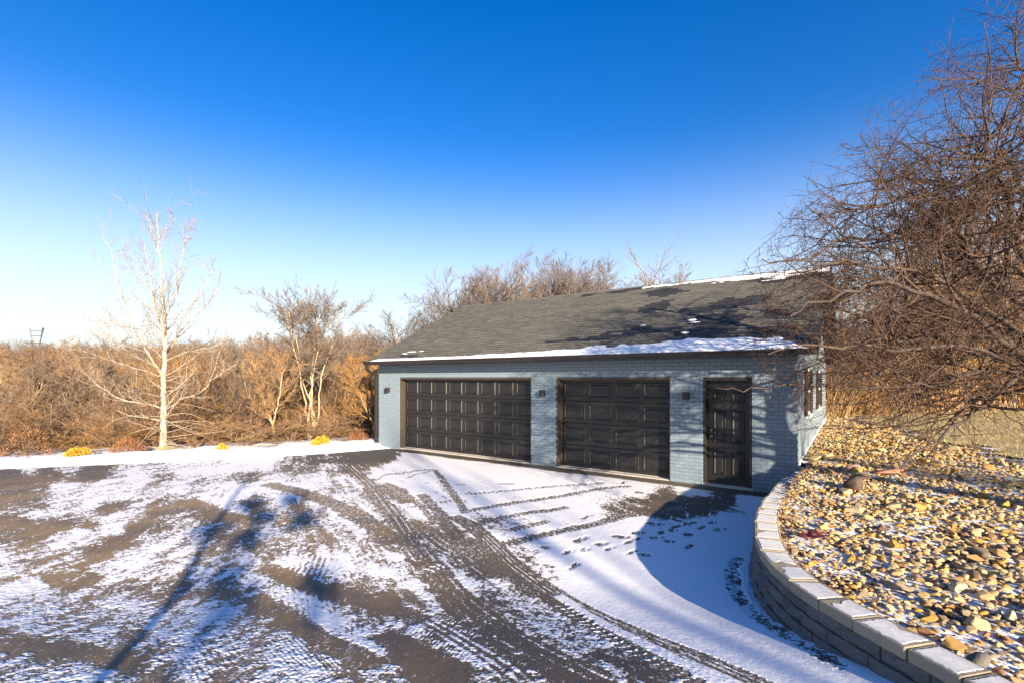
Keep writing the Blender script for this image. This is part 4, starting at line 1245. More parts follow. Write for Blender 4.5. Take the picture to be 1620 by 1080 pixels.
def spline(pts, r0, r1, n, jit=0.0, rng=None):
    pts = np.array(pts, float); t = np.linspace(0, len(pts)-1, n); i = np.minimum(t.astype(int), len(pts)-2); f = (t-i)[:, None]
    p0, p1, p2, p3 = pts[np.maximum(i-1, 0)], pts[i], pts[i+1], pts[np.minimum(i+2, len(pts)-1)]
    Q = 0.5*(2*p1 + (p2-p0)*f + (2*p0-5*p1+4*p2-p3)*f*f + (-p0+3*p1-3*p2+p3)*f**3)
    if jit: Q[1:-1] += rng.normal(size=(n-2, 3))*jit
    return Q[None], np.linspace(r0, r1, n)[None]**1.0

def treeobj(name, loc, label, cat, group, trunk, crown, mt, mc, limbs=(), rz=0.0, rng=None):
    r = tag(empty(name, loc, rz), label, cat, group)
    rng = rng or RNG
    v, f = merge(trunk, rng); link('trunk', mk('trunk', v, f, mt, True), r)
    for g in limbs:
        v, f = merge([g], rng); link('limb', mk('limb', v, f, mt, True), r)
    v, f = merge(crown, rng); link('crown', mk('crown', v, f, mc, True), r)
    return r
def dup(root, loc, rz, sc=(1, 1, 1), label=None, group=None):
    r = root.copy(); COL.objects.link(r); r.location = loc; r.rotation_euler = (0, 0, rz); r.scale = sc
    if label: r['label'] = label
    if group: r['group'] = group
    for ch in root.children:
        c = ch.copy(); COL.objects.link(c); c.parent = r
    return r

def crabapple():
    rng = np.random.default_rng(77)
    B = np.array([6.45, 5.65, float(bz(6.45, 5.65)) - 0.05])
    lp = lambda px, py, d: W(px, py, d) - B
    tr = spline([(0, 0, 0), (-0.05, 0.02, 0.6), (0.02, 0.05, 1.2), (-0.08, 0.0, 1.8), (-0.05, 0.1, 2.6), (0.1, 0.1, 3.6), (0.15, 0.0, 4.6), (0.05, 0, 5.4)], 0.15, 0.03, 22, 0.012, rng)
    limbs = []
    def lb(pts, r0, r1=0.014, n=16): limbs.append((*spline(pts, r0*0.6, r1*0.6, n, 0.026, rng), 7))
    # limbs read off the photograph
    lb([(-0.05, 0.0, 1.7), lp(1590, 470, 5.5), lp(1545, 420, 5.2), lp(1522, 375, 5.0), lp(1508, 335, 4.9), lp(1560, 285, 4.9), lp(1600, 240, 4.9)], 0.07, 0.02)
    lb([lp(1510, 337, 4.9), lp(1480, 305, 4.8), lp(1420, 318, 4.7), lp(1360, 330, 4.7), lp(1290, 350, 4.7)], 0.04, 0.01)
    lb([lp(1540, 410, 5.15), lp(1480, 375, 5.0), lp(1430, 365, 4.9), lp(1370, 372, 4.9), lp(1300, 400, 4.8), lp(1240, 415, 4.8)], 0.04, 0.01)
    lb([(0, 0, 1.2), lp(1600, 545, 5.4), lp(1530, 530, 5.3), lp(1440, 535, 5.2), lp(1370, 500, 5.2), lp(1290, 475, 5.1), lp(1220, 490, 5.0)], 0.06, 0.01)
    lb([(0, 0, 1.0), lp(1620, 590, 5.3), lp(1550, 590, 5.0), lp(1500, 605, 4.9), lp(1420, 612, 4.8), lp(1330, 615, 4.7)], 0.05, 0.008)
    lb([(-.05, 0, 1.1), lp(1640, 600, 5.1), lp(1570, 618, 4.8), lp(1543, 640, 4.7), lp(1540, 655, 4.6), lp(1490, 690, 4.4), lp(1450, 715, 4.2), lp(1425, 745, 4.1)], 0.05, 0.007)
    lb([(-.05, .1, 1.3), lp(1560, 560, 5.6), lp(1450, 585, 5.6), lp(1350, 600, 5.5), lp(1265, 608, 5.3), lp(1195, 616, 5.2), lp(1162, 621, 5.1), lp(1135, 613, 5.0)], 0.026, 0.004)
    lb([(-.05, 0, 1.5), lp(1540, 500, 4.8), lp(1450, 455, 4.5), lp(1380, 455, 4.4), lp(1310, 470, 4.3), lp(1250, 500, 4.3)], 0.05, 0.01)
    lb([(-.05, 0, 1.6), lp(1600, 520, 6.2), lp(1500, 480, 6.8), lp(1410, 450, 7.1), lp(1330, 430, 7.2)], 0.05, 0.012)
    lb([(.05, 0, 2.4), lp(1620, 400, 5.0), lp(1585, 290, 4.7), lp(1565, 220, 4.6), lp(1555, 150, 4.6)], 0.05, 0.012)
    lb([(.05, 0, 2.8), lp(1620, 300, 5.6), lp(1570, 240, 5.6), lp(1500, 235, 5.5), lp(1430, 265, 5.4)], 0.045, 0.01)
    lb([(.1, 0, 3.4), lp(1660, 200, 5.5), lp(1620, 100, 5.4), lp(1590, 40, 5.3)], 0.04, 0.012)
    lb([(.1, 0, 2.0), (0.9, -0.8, 2.6), (1.8, -1.4, 3.3), (2.6, -1.8, 3.7)], 0.06, 0.02); lb([(.1, 0, 1.7), (1.1, 0.7, 2.2), (2.2, 1.0, 2.9), (3.1, 1.2, 3.1)], 0.06, 0.02)
    lb([(.1, 0, 2.2), (0.3, 1.0, 3.0), (0.2, 1.8, 3.7), (0.0, 2.4, 4.2)], 0.05, 0.02); lb([(.1, 0, 1.9), (-0.3, -1.0, 2.5), (-0.8, -1.8, 3.3), (-1.0, -2.3, 3.9)], 0.05, 0.02)
    # long low sprays reaching over the end of the roof
    lb([(-.05, 0, 1.6), lp(1540, 470, 5.0), lp(1440, 430, 4.7), lp(1350, 415, 4.5), lp(1270, 415, 4.4), lp(1205, 410, 4.4)], 0.04, 0.008)
    lb([(-.05, 0, 1.4), lp(1560, 530, 5.6), lp(1450, 500, 5.8), lp(1340, 505, 5.8), lp(1250, 520, 5.7), lp(1190, 540, 5.6)], 0.04, 0.008)
    lb([(-.05, 0, 1.3), lp(1560, 550, 4.8), lp(1450, 550, 4.6), lp(1350, 548, 4.5), lp(1280, 545, 4.4), lp(1215, 560, 4.4)], 0.04, 0.007)
    lb([(-.05, 0, 1.7), lp(1580, 450, 6.0), lp(1480, 410, 6.3), lp(1390, 395, 6.4), lp(1300, 390, 6.5)], 0.04, 0.008)
    lb([(0, 0, 2.2), lp(1600, 380, 5.3), lp(1540, 330, 5.5), lp(1450, 290, 5.4), lp(1380, 290, 5.3), lp(1310, 300, 5.2)], 0.04, 0.008)
    lb([(-.05, 0, 1.2), lp(1600, 560, 6.4), lp(1500, 555, 6.8), lp(1400, 560, 6.9), lp(1330, 575, 6.9)], 0.035, 0.008)
    def inside(P):
        q = P[:, -1] + B
        e = ((q[:, 0]-6.6)/4.1)**2 + ((q[:, 1]-5.5)/3.1)**2 + ((q[:, 2]-3.3)/3.75)**2
        g = ((q[:, 0]-GA[0])*GVV[0] + (q[:, 1]-GA[1])*GVV[1] > -0.75) & ((q[:, 0]-GA[0])*GU[0] + (q[:, 1]-GA[1])*GU[1] < GL+0.7)
        low = q[:, 2] < 1.05 + 0.06*np.maximum(0, q[:, 0]-5)
        front = (q[:, 1] < 2.7)
        slope = q[:, 2] < 3.80 + 1.02*(q[:, 0] - 0.5*q[:, 1]) + 0.25*np.sin(q[:, 0]*5 + q[:, 1]*3)      # the crown leans away, thinning towards the drive
        return (e < 1.0) & ~g & ~low & ~front & slope
    def prune(PR):
        k = inside(PR[0]); return PR[0][k], PR[1][k]
    LP = np.concatenate([spline(l[0][0], 1, 1, 16)[0] for l in limbs]); LR = np.concatenate([np.linspace(l[1][0, 0], l[1][0, -1], 16)[None] for l in limbs])
    A = prune(grow(LP, LR, rng, 19, 0.14, None, (25, 70), 9, 0.15, 0.12, 0.6, 0.0048, 0.7, (0.5, 1.8), 0.75))
    A2 = prune(grow(tr[0], tr[1], rng, 18, 0.45, None, (45, 85), 9, 0.14, 0.1, 0.4, 0.008, 0.6, (1.2, 2.8), 0.75))
    C1 = np.concatenate([A[0], A2[0]]); R1 = np.concatenate([A[1], A2[1]])
    B2 = prune(grow(C1, R1, rng, 9, 0.12, (0.28, 0.68), (30, 75), 6, 0.17, 0.10, 0.7, 0.0028, 0.7, None, 0.6, 0.45))
    L2 = prune(grow(LP, LR, rng, 16, 0.3, None, (40, 80), 5, 0.2, 0.05, 0.4, 0.004, 0.8, (0.15, 0.6), 0.6))
    C3 = prune(grow(B2[0], B2[1], rng, 5, 0.1, None, (35, 80), 4, 0.16, 0.08, 0.8, 0.0021, 0.9, (0.10, 0.40), 0.5))
    C4 = prune(grow(C1, R1, rng, 4, 0.1, None, (40, 85), 3, 0.1, 0.05, 0.5, 0.0036, 1.0, (0.04, 0.16), 0.5))
    r = treeobj('crabapple_tree', tuple(B), 'wide bare crabapple tree with tangled thorny twigs over the stone bed', 'tree', None, [(*tr, 9)],
            [(A[0], A[1], 5), (A2[0], A2[1], 5), (B2[0], B2[1], 4), (L2[0], L2[1], 3), (C3[0], C3[1], 3), (C4[0], C4[1], 3)], M['bark_crab'], M['twig_crab'], limbs, 0, rng)
    return r
crabapple()

def white_tree():
    rng = np.random.default_rng(31)
    g = G(258, 712); d = 14.9
    B = np.array([W(258, 712, d)[0], d, float(tz(W(258, 712, d)[0], d)) - 0.02])
    z = lambda zx, zy, dd=0.0: W(130+zx/2.7, 330+zy/2.7, d+dd) - B
    tr = spline([(0, 0, 0), z(347, 960), z(350, 850), z(348, 720), z(356, 600), z(352, 470), z(338, 330), z(328, 150), z(318, 15)], 0.105, 0.009, 30, 0.010, rng)
    tr[1][0, :2] *= (1.35, 1.15)
    limbs = []
    def lb(pts, r0, r1=0.006, n=18): limbs.append((*spline(pts, r0*0.6, r1*0.8, n, 0.014, rng), 6))
    lb([z(345, 715), z(310, 660), z(250, 570), z(195, 450), z(160, 340), z(130, 210), z(85, 115, .2)], 0.06)
    lb([z(358, 600), z(330, 490), z(305, 400), z(285, 250), z(262, 130, -.2)], 0.05)
    lb([z(352, 470), z(385, 400), z(412, 300), z(430, 180), z(435, 110, -.1)], 0.045)
    lb([z(430, 180), z(455, 100), z(475, 50)], 0.02); lb([z(332, 180), z(350, 110, .1), z(380, 30, .2)], 0.02); lb([z(330, 200), z(300, 110), z(275, 30, .2)], 0.02)
    lb([z(362, 590), z(400, 550, -.2), z(460, 480, -.3), z(530, 410, -.4), z(590, 330, -.4)], 0.035)
    lb([z(350, 850), z(300, 838, -.2), z(200, 822, -.4), z(120, 790, -.6), z(50, 735, -.8), z(-5, 690, -.9)], 0.035)
    lb([z(355, 860), z(420, 815, .3), z(490, 790, .5), z(545, 735, .7), z(575, 650, .8), z(600, 580, .9)], 0.035)
    lb([z(545, 735, .7), z(600, 700, .8), z(660, 660, .9)], 0.018)
    lb([z(348, 720), z(260, 690, .4), z(130, 650, .7), z(0, 605, 1.0)], 0.025)
    lb([z(360, 650), z(450, 610, .4), z(560, 590, .6), z(620, 540, .8)], 0.025)
    lb([z(352, 560), z(280, 530, .3), z(160, 500, .5), z(20, 480, .7)], 0.02); lb([z(345, 640), z(250, 560, -.6), z(130, 530, -.9), z(10, 560, -1)], 0.02)
    lb([z(340, 400), z(250, 300, .5), z(210, 220, .7)], 0.02); lb([z(350, 480), z(440, 440, .6), z(520, 330, .9), z(560, 240, 1)], 0.022)
    LP = np.concatenate([spline(l[0][0], 1, 1, 18)[0] for l in limbs]); LR = np.concatenate([np.linspace(l[1][0, 0], l[1][0, -1], 18)[None] for l in limbs])
    A = grow(LP, LR, rng, 14, 0.12, (0.20, 0.48), (25, 55), 7, 0.07, 0.55, 0.5, 0.0055, 1.0, None, 0.6)
    A2 = grow(tr[0], tr[1], rng, 26, 0.16, None, (45, 85), 8, 0.1, 0.30, 0.3, 0.007, 0.7, (0.5, 1.6), 0.6)
    low = grow(tr[0][:, :12], tr[1][:, :12], rng, 44, 0.1, None, (65, 110), 7, 0.1, -0.5, 0.15, 0.0055, 0.5, (0.5, 1.7), 0.6)
    C = np.concatenate([A[0]]); 
    B2 = grow(A[0], A[1], rng, 8, 0.12, (0.4, 0.85), (22, 50), 5, 0.06, 0.35, 0.7, 0.0038, 1, None, 0.5)
    B3 = grow(A2[0], A2[1], rng, 8, 0.15, (0.3, 0.65), (25, 55), 5, 0.07, 0.3, 0.7, 0.0038, 1, None, 0.5)
    return treeobj('young_tree', tuple(B), 'young tree with pale peeling bark standing alone beyond the snow bank', 'tree', None, [(*tr, 9)],
            [(A[0], A[1], 4), (A2[0], A2[1], 4), (low[0], low[1], 4), (B2[0], B2[1], 3), (B3[0], B3[1], 3)], M['bark_white'], M['twig_white'], limbs, 0, rng)
white_tree()
# ------------------------------------------------------------------ woods
def scrub(seed, H, stems, spread, mt, mc, name, n=(9, 8, 6), rmin=0.006, up=0.25, droop=0.0):
    """multi-stemmed bare tree of the thicket, base at the origin"""
    rng = np.random.default_rng(seed)
    st = []
    for k in range(stems):
        a = k*2*np.pi/stems + rng.uniform(-.5, .5); s = spread*rng.uniform(0.5, 1.1); h = H*rng.uniform(0.65, 0.95)
        dx, dy = math.cos(a)*s, math.sin(a)*s
        st.append((*spline([(dx*.03, dy*.03, -0.3), (dx*.15, dy*.15, h*.2), (dx*.45, dy*.45, h*.5), (dx*.8, dy*.8, h*.8), (dx, dy, h)], 0.045*H/5, 0.012, 14, 0.02*H/5, rng), 6))
    P = np.concatenate([s[0] for s in st]); R = np.concatenate([s[1] for s in st])
    A = grow(P, R, rng, n[0], 0.15, (0.28, 0.55), (30, 70), 7, 0.14, up, 0.6, rmin*1.9, 1, None, 0.65)
    B = grow(A[0], A[1], rng, n[1], 0.12, (0.3, 0.6), (25, 65), 5, 0.14, up, 0.7, rmin*1.2, 1, None, 0.55)
    C = grow(B[0], B[1], rng, n[2], 0.1, (0.35, 0.7), (25, 60), 4, 0.12, up, 0.8, rmin, 1, None, 0.5)
    q = H/np.percentile(C[0][..., 2], 99.6)
    st = [(s[0]*q, s[1]*q, s[2]) for s in st]
    return treeobj(name, (0, 0, 0), None, 'tree', None, st, [(A[0]*q, A[1], 4), (B[0]*q, B[1], 3), (C[0]*q, C[1], 3)], mt, mc, (), 0, rng)
def tall(seed, H, mt, mc, name, rmin=0.010, lean=0.3, forks=2, t0=0.32, width=1.0, nn=(17, 11, 8), ang=(25, 55), trop=0.5, rt=0.014):
    rng = np.random.default_rng(seed)
    st = []
    for k in range(forks):
        a = rng.uniform(0, 6.28); s = lean*H*rng.uniform(0.15, 0.5)
        st.append((*spline([(0, 0, -0.3), (0.02*H*(k-.5), 0, H*.18), (math.cos(a)*s*.4, math.sin(a)*s*.4, H*.45), (math.cos(a)*s*.8, math.sin(a)*s*.8, H*.75), (math.cos(a)*s, math.sin(a)*s, H*rng.uniform(.88, 1))], rt*H, 0.0025*H, 18, 0.006*H, rng), 7))
    P = np.concatenate([s[0] for s in st]); R = np.concatenate([s[1] for s in st])
    A = grow(P, R, rng, nn[0], t0, (0.24*width, 0.48*width), ang, 8, 0.055, trop, 0.6, rmin*1.8, 1, None, 0.7)
    B = grow(A[0], A[1], rng, nn[1], 0.15, (0.30, 0.62), (22, 55), 6, 0.075, 0.3, 0.7, rmin*1.1, 1, None, 0.6)
    C = grow(B[0], B[1], rng, nn[2], 0.12, (0.35, 0.7), (22, 52), 4, 0.07, 0.25, 0.8, rmin, 1, None, 0.5)
    # scale so that the crown really tops out at H
    hh = max(A[0][..., 2].max(), B[0][..., 2].max(), np.percentile(C[0][..., 2], 99.7)); q = H/hh
    st = [(s[0]*q, s[1]*q, s[2]) for s in st]
    return treeobj(name, (0, 0, 0), None, 'tree', None, st, [(A[0]*q, A[1], 4), (B[0]*q, B[1], 3), (C[0]*q, C[1], 3)], mt, mc, (), 0, rng)

SCRUB = [scrub(101, 5.0, 5, 1.7, M['bark_brown'], M['twig_gold'], 'scrub_tree'), scrub(102, 5.6, 4, 1.5, M['bark_brown'], M['twig_grey'], 'scrub_tree'),
         scrub(103, 4.2, 7, 2.0, M['bark_brown'], M['twig_gold'], 'scrub_tree', (8, 8, 6)), scrub(104, 6.0, 3, 1.2, M['bark_tan'], M['twig_gold'], 'scrub_tree', (11, 8, 6)),
         scrub(105, 3.4, 9, 1.7, M['bark_brown'], M['twig_gold'], 'scrub_tree', (7, 7, 6), 0.005)]
TALL = [tall(201, 12, M['bark_brown'], M['twig_mauve'], 'bare_tree', 0.0075, 0.5, 3, 0.3, 1.1, (15, 12, 9), (25, 65), 0.45), tall(202, 11, M['bark_brown'], M['twig_mauve'], 'bare_tree', 0.0075, 0.6, 3, 0.3, 1.1, (15, 12, 9), (25, 65), 0.4), tall(203, 13, M['bark_brown'], M['twig_grey'], 'bare_tree', 0.0075, 0.55, 2, 0.3, 1.2, (17, 12, 9), (28, 65), 0.4)]
USED = set()
def plant(protos, i, x, y, rz, sc, label, group, z=None):
    p = protos[i % len(protos)]
    loc = (x, y, float(tz(x, y)) - 0.05 if z is None else z)
    s = sc if isinstance(sc, tuple) else (sc, sc, sc)
    if p.name in USED: return dup(p, loc, rz, s, label, group)
    USED.add(p.name); p.location = loc; p.rotation_euler = (0, 0, rz); p.scale = s
    p['label'] = label
    if group: p['group'] = group
    return p
LT, GT = 'bare brown scrub tree in the dense thicket left of the garage', 'scrub trees of the left thicket'
rng = random.Random(8)
T_ = np.array([EDGEN[1], -EDGEN[0]])
k = 0
for s, sp in ((3.2, 1.3), (5.2, 1.5), (7.8, 1.7), (11.0, 2.0), (15.0, 2.3), (20.0, 2.6), (26, 3.0)):
    u = -13 - s*0.9 + rng.uniform(0, 1)
    while u < 10 + s*0.7:
        ss = s + rng.uniform(-.8, .8)
        x, y = EDGE0 + T_*u + EDGEN*ss
        if abs(x/y) < 1.2 and (wall_dist(x, y) > -2 or along(x, y) < -1.8) and not (wall_dist(x, y) < -1 and along(x, y) > -1.2):
            near = s < 6
            i = rng.choice((2, 4, 4, 0)) if s < 6.5 else rng.choice((0, 1, 1, 3, 2))
            sc = rng.uniform(0.62, 0.9) if s < 4 else rng.uniform(0.8, 1.1)*(1 + 0.012*s)
            if s < 8 and (abs(x - W(258, 0, y)[0]) < 0.6): sc *= 0.8
            top = ZC + (HZ - (650 if s < 4 else 622 if s < 6.5 else 592 if s < 9.5 else 562 if s < 13 else 533) + rng.uniform(-22, 22 if s < 13 else 10))/F*y        # the thicket tops out just above the horizon
            sc = (top - float(tz(x, y)))/(5.0, 5.6, 4.2, 6.0, 3.4)[i]
            sx = min(max(sc, 0.8), 1.5)
            plant(SCRUB, i, x, y, rng.uniform(0, 6.28), (sx*rng.uniform(.9, 1.3), sx*rng.uniform(.9, 1.3), sc), LT, GT)
        u += sp*rng.uniform(0.8, 1.3)
# a pale multi-stemmed tree that stands out right of the young one
mid = tall(307, 6.3, M['bark_tan'], M['twig_grey'], 'bare_tree', 0.006, 0.5, 5, 0.45, 1.15, (18, 11, 8), (35, 78), 0.3, 0.0075)
plant([mid], 0, *W(487, 700, 19.5)[:2], 0.4, 1.0, 'pale-barked tree with several stems rising above the thicket near the garage', None)
for px, d, h, lab in ((432, 18.2, 3.6, 'thin forked pale tree low in the thicket left of the pale multi-stemmed tree'), (592, 17.5, 3.4, 'slender pale tree leaning towards the garage downspout')):
    t = tall(302+px, h, M['bark_tan'], M['twig_gold'], 'bare_tree', 0.007, 0.7, 2, 0.3, 1.0)
    plant([t], 0, *W(px, 0, d)[:2], 1.0, 1.0, lab, None)
for px, d, h, n, lab in ((412, 21.5, 4.8, 1, 'slim pale trunk behind the forked pale tree'), (520, 23, 5.4, 2, 'slim pale tree right of the pale multi-stemmed tree'), (160, 20.0, 4.2, 3, 'thick pale trunk in the thicket just left of the pale young tree'), (335, 24.0, 4.6, 4, 'slim tan trunk in the thicket right of the pale young tree'), (20, 19, 4.2, 5, 'crooked tan tree at the far left end of the thicket')):
    q = tall(350+n, h, M['bark_tan'], M['twig_grey'], 'bare_tree', 0.007, 0.7, 1 + n % 2, 0.35, 1.0)
    plant([q], 0, *W(px, 0, d)[:2], n*1.1, 1.0, lab, None)
t = tall(333, 5.0, M['bark_brown'], M['twig_grey'], 'bare_tree', 0.008, 0.8, 2, 0.2, 1.1)
plant([t], 0, *W(95, 0, 22.0)[:2], 2.6, 0.95, 'dark crooked tree leaning left in the thicket behind the left yellow bush', None)
# trees over the garage roof
LB, GB = 'tall bare mauve-twigged tree rising behind the garage roof', 'tall trees behind the garage'
for n, (px, d, top) in enumerate(((640, 44, 492), (668, 40, 486), (712, 40, 452), (752, 37, 424), (790, 39, 412), (832, 36, 399), (872, 38, 404), (905, 36, 398), (945, 38, 410), (980, 37, 416), (1010, 41, 418), (600, 46, 508), (570, 50, 505), (735, 43, 434), (812, 42, 404), (855, 41, 400), (928, 43, 406), (695, 45, 468), (1035, 43, 432))):
    x, y, _ = W(px, 0, d); zb = float(tz(x, y)); hh = ZC + (HZ-top)/F*d - zb
    sc = hh/(12, 11, 13)[n % 3]
    plant(TALL, n, x, y, n*1.7, (sc*1.3, sc*1.3, sc), LB, GB)
# two long bare shoots above the ridge
def shoots():
    rng = np.random.default_rng(5)
    for n, (px, pts, lab) in enumerate(((1020, [(1024, 452), (1010, 420), (994, 396)], 'thin forked bare sapling leaning left above the roof ridge'), (1040, [(1034, 452), (1044, 425), (1052, 398)], 'thin bare sapling curving right above the roof ridge'))):
        d = 27.0
        B = np.array([W(px, 0, d)[0], d, float(tz(W(px, 0, d)[0], d))])
        st = spline([(0, 0, -0.2), W(pts[0][0], 560, d)-B] + [W(*p, d)-B for p in pts], 0.06, 0.012, 16)
        A = grow(st[0], st[1], rng, 5, 0.62, None, (20, 40), 6, 0.06, 0.4, 0.7, 0.014, 1, (0.6, 1.5), 0.5)
        Bq = grow(A[0], A[1], rng, 3, 0.2, (0.2, 0.4), (30, 60), 4, 0.08, 0.2, 0.7, 0.010, 1, None, 0.5)
        treeobj('sapling', tuple(B), lab, 'tree', None, [(*st, 5)], [(*A, 4), (*Bq, 3)], M['bark_brown'], M['twig_mauve'], (), 0, rng)
shoots()
# right thicket behind the lawn
LR_, GR_ = 'bare golden brown scrub tree in the thicket right of the garage', 'scrub trees of the right thicket'
rng = random.Random(18)
for y0, sp in ((17.0, 1.0), (18.8, 1.3), (21.5, 1.7), (25, 2.2), (30, 2.6)):
    x = 11.0 + (y0-17)*0.72
    while x < y0*1.25+1:
        y = y0 + rng.uniform(-.6, .6)
        sc = rng.uniform(0.85, 1.15)*(1 + 0.012*(y0-17))
        plant(SCRUB, rng.choice((0, 2, 4, 3, 2)), x, y, rng.uniform(0, 6.28), (sc, sc, sc*1.05), LR_, GR_)
        x += sp*rng.uniform(.8, 1.3)
for n, (px, d, hgt) in enumerate(((1330, 26, 8.2), (1400, 24, 8.6), (1475, 26, 9.5), (1560, 23, 9.5), (1610, 26, 10))):
    x, y, _ = W(px, 0, d)
    plant(TALL, n, x, y, n*2.2+1, hgt/12, 'tall bare tree behind the thicket right of the garage', 'tall trees of the right thicket')
lean = tall(340, 7.0, M['bark_tan'], M['twig_gold'], 'bare_tree', 0.008, 1.0, 2, 0.3, 1.0)
plant([lean], 0, *W(1545, 0, 16.6)[:2], 0.3, 1.0, 'tan tree with a thick slanting trunk at the far edge of the lawn', None)

# upright dry canes at the foot of the right thicket
def canes():
    rngn = np.random.default_rng(6)
    protos = []
    for v in range(3):
        n = 46
        a = rngn.uniform(0, 6.28, n); r = rngn.uniform(0, .35, n); h = rngn.uniform(1.0, 2.3, n)
        P = np.zeros((n, 5, 3)); t = np.linspace(0, 1, 5)
        lx, ly = rngn.normal(size=n)*.28, rngn.normal(size=n)*.28
        P[:, :, 0] = (np.cos(a)*r)[:, None] + lx[:, None]*t**1.6*h[:, None]; P[:, :, 1] = (np.sin(a)*r)[:, None] + ly[:, None]*t**1.6*h[:, None]; P[:, :, 2] = h[:, None]*t - 0.05
        R = np.linspace(.011, .004, 5)[None]*np.ones((n, 1))
        A = grow(P, R, rngn, 4, 0.35, (0.15, 0.35), (20, 50), 4, .1, .3, .7, .004, 1, None, .5)
        vv, ff = merge([(P, R, 4), (*A, 3)], rngn)
        protos.append(mk('cane_clump', vv, ff, M['reed'], True))
    rr = random.Random(3)
    n = 0
    for row, y0 in enumerate((16.1, 16.8, 17.6)):
        x = 10.2 + row*0.3
        while x < 20.5:
            y = y0 + rr.uniform(-.25, .25)
            o = link('cane_clump', protos[n % 3], None, (x, y, float(tz(x, y)))); n += 1
            o.rotation_euler = (0, 0, rr.uniform(0, 6.28)); s = rr.uniform(.75, 1.2)*(1 + 0.16*row); o.scale = (s, s, s)
            tag(o, 'clump of upright golden dry canes along the back of the lawn', 'dry canes', 'dry canes behind the lawn')
            x += rr.uniform(.4, .85)
canes()

# the wooded hillside beyond: far trees that read as one mass
def far_woods():
    rr = np.random.default_rng(12)
    pts = []
    for _ in range(5200):
        y = 26 + 120*rr.random()**0.8
        x = rr.uniform(-1.35, 1.25)*y
        s = (x-EDGE0[0])*EDGEN[0] + (y-EDGE0[1])*EDGEN[1]
        if s < 30 and x < 0.3*y: continue
        if x > 5 + 0.35*y and y < 33: continue
        if -0.22 < x/y < 0.62 and y < 42: continue
        pts.append((x, y, float(tz(x, y)) - 0.1))
    pts = np.array(pts[:1900])
    me = bpy.data.meshes.new('woods'); me.from_pydata([tuple(p) for p in pts], [], [])
    o = link('woods', me)
    tag(o, 'brown leafless woods covering the hillside beyond the thicket', kind='stuff')
    ng = bpy.data.node_groups.new('woods', 'GeometryNodeTree')
    ng.interface.new_socket('Geometry', in_out='INPUT', socket_type='NodeSocketGeometry'); ng.interface.new_socket('Geometry', in_out='OUTPUT', socket_type='NodeSocketGeometry')
    gi, go = ng.nodes.new('NodeGroupInput'), ng.nodes.new('NodeGroupOutput')
    iop = ng.nodes.new('GeometryNodeInstanceOnPoints'); g2i = ng.nodes.new('GeometryNodeGeometryToInstance')
    top = None
    for p in [SCRUB[1], SCRUB[3], SCRUB[1], TALL[2], TALL[0]]:
        jn = ng.nodes.new('GeometryNodeJoinGeometry')
        for ch in p.children:
            oi = ng.nodes.new('GeometryNodeObjectInfo'); oi.inputs['Object'].default_value = ch; oi.transform_space = 'ORIGINAL'
            ng.links.new(oi.outputs['Geometry'], jn.inputs[0])
        gi1 = ng.nodes.new('GeometryNodeGeometryToInstance'); ng.links.new(jn.outputs[0], gi1.inputs[0])
        if p in TALL:
            tr = ng.nodes.new('GeometryNodeTransform'); tr.inputs['Scale'].default_value = (.52, .52, .42)
            ng.links.new(gi1.outputs[0], tr.inputs[0]); last = tr.outputs[0]
        else: last = gi1.outputs[0]
        if top is None: top = ng.nodes.new('GeometryNodeJoinGeometry')
        ng.links.new(last, top.inputs[0])
    ng.links.new(gi.outputs[0], iop.inputs['Points']); ng.links.new(top.outputs[0], iop.inputs['Instance']); iop.inputs['Pick Instance'].default_value = True
    rv = ng.nodes.new('FunctionNodeRandomValue'); rv.data_type = 'INT'; rv.inputs[4].default_value = 0; rv.inputs[5].default_value = 4
    ng.links.new(rv.outputs[2], iop.inputs['Instance Index'])
    r2 = ng.nodes.new('FunctionNodeRandomValue'); r2.data_type = 'FLOAT_VECTOR'; r2.inputs[0].default_value = (0, 0, 0); r2.inputs[1].default_value = (0, 0, 6.28)
    ng.links.new(r2.outputs[0], iop.inputs['Rotation'])
    r3 = ng.nodes.new('FunctionNodeRandomValue'); r3.data_type = 'FLOAT'; r3.inputs[2].default_value = 1.05; r3.inputs[3].default_value = 1.6; r3.inputs['Seed'].default_value = 4
    ng.links.new(r3.outputs[1], iop.inputs['Scale'])
    ng.links.new(iop.outputs[0], go.inputs[0])
    md = o.modifiers.new('woods', 'NODES'); md.node_group = ng
far_woods()

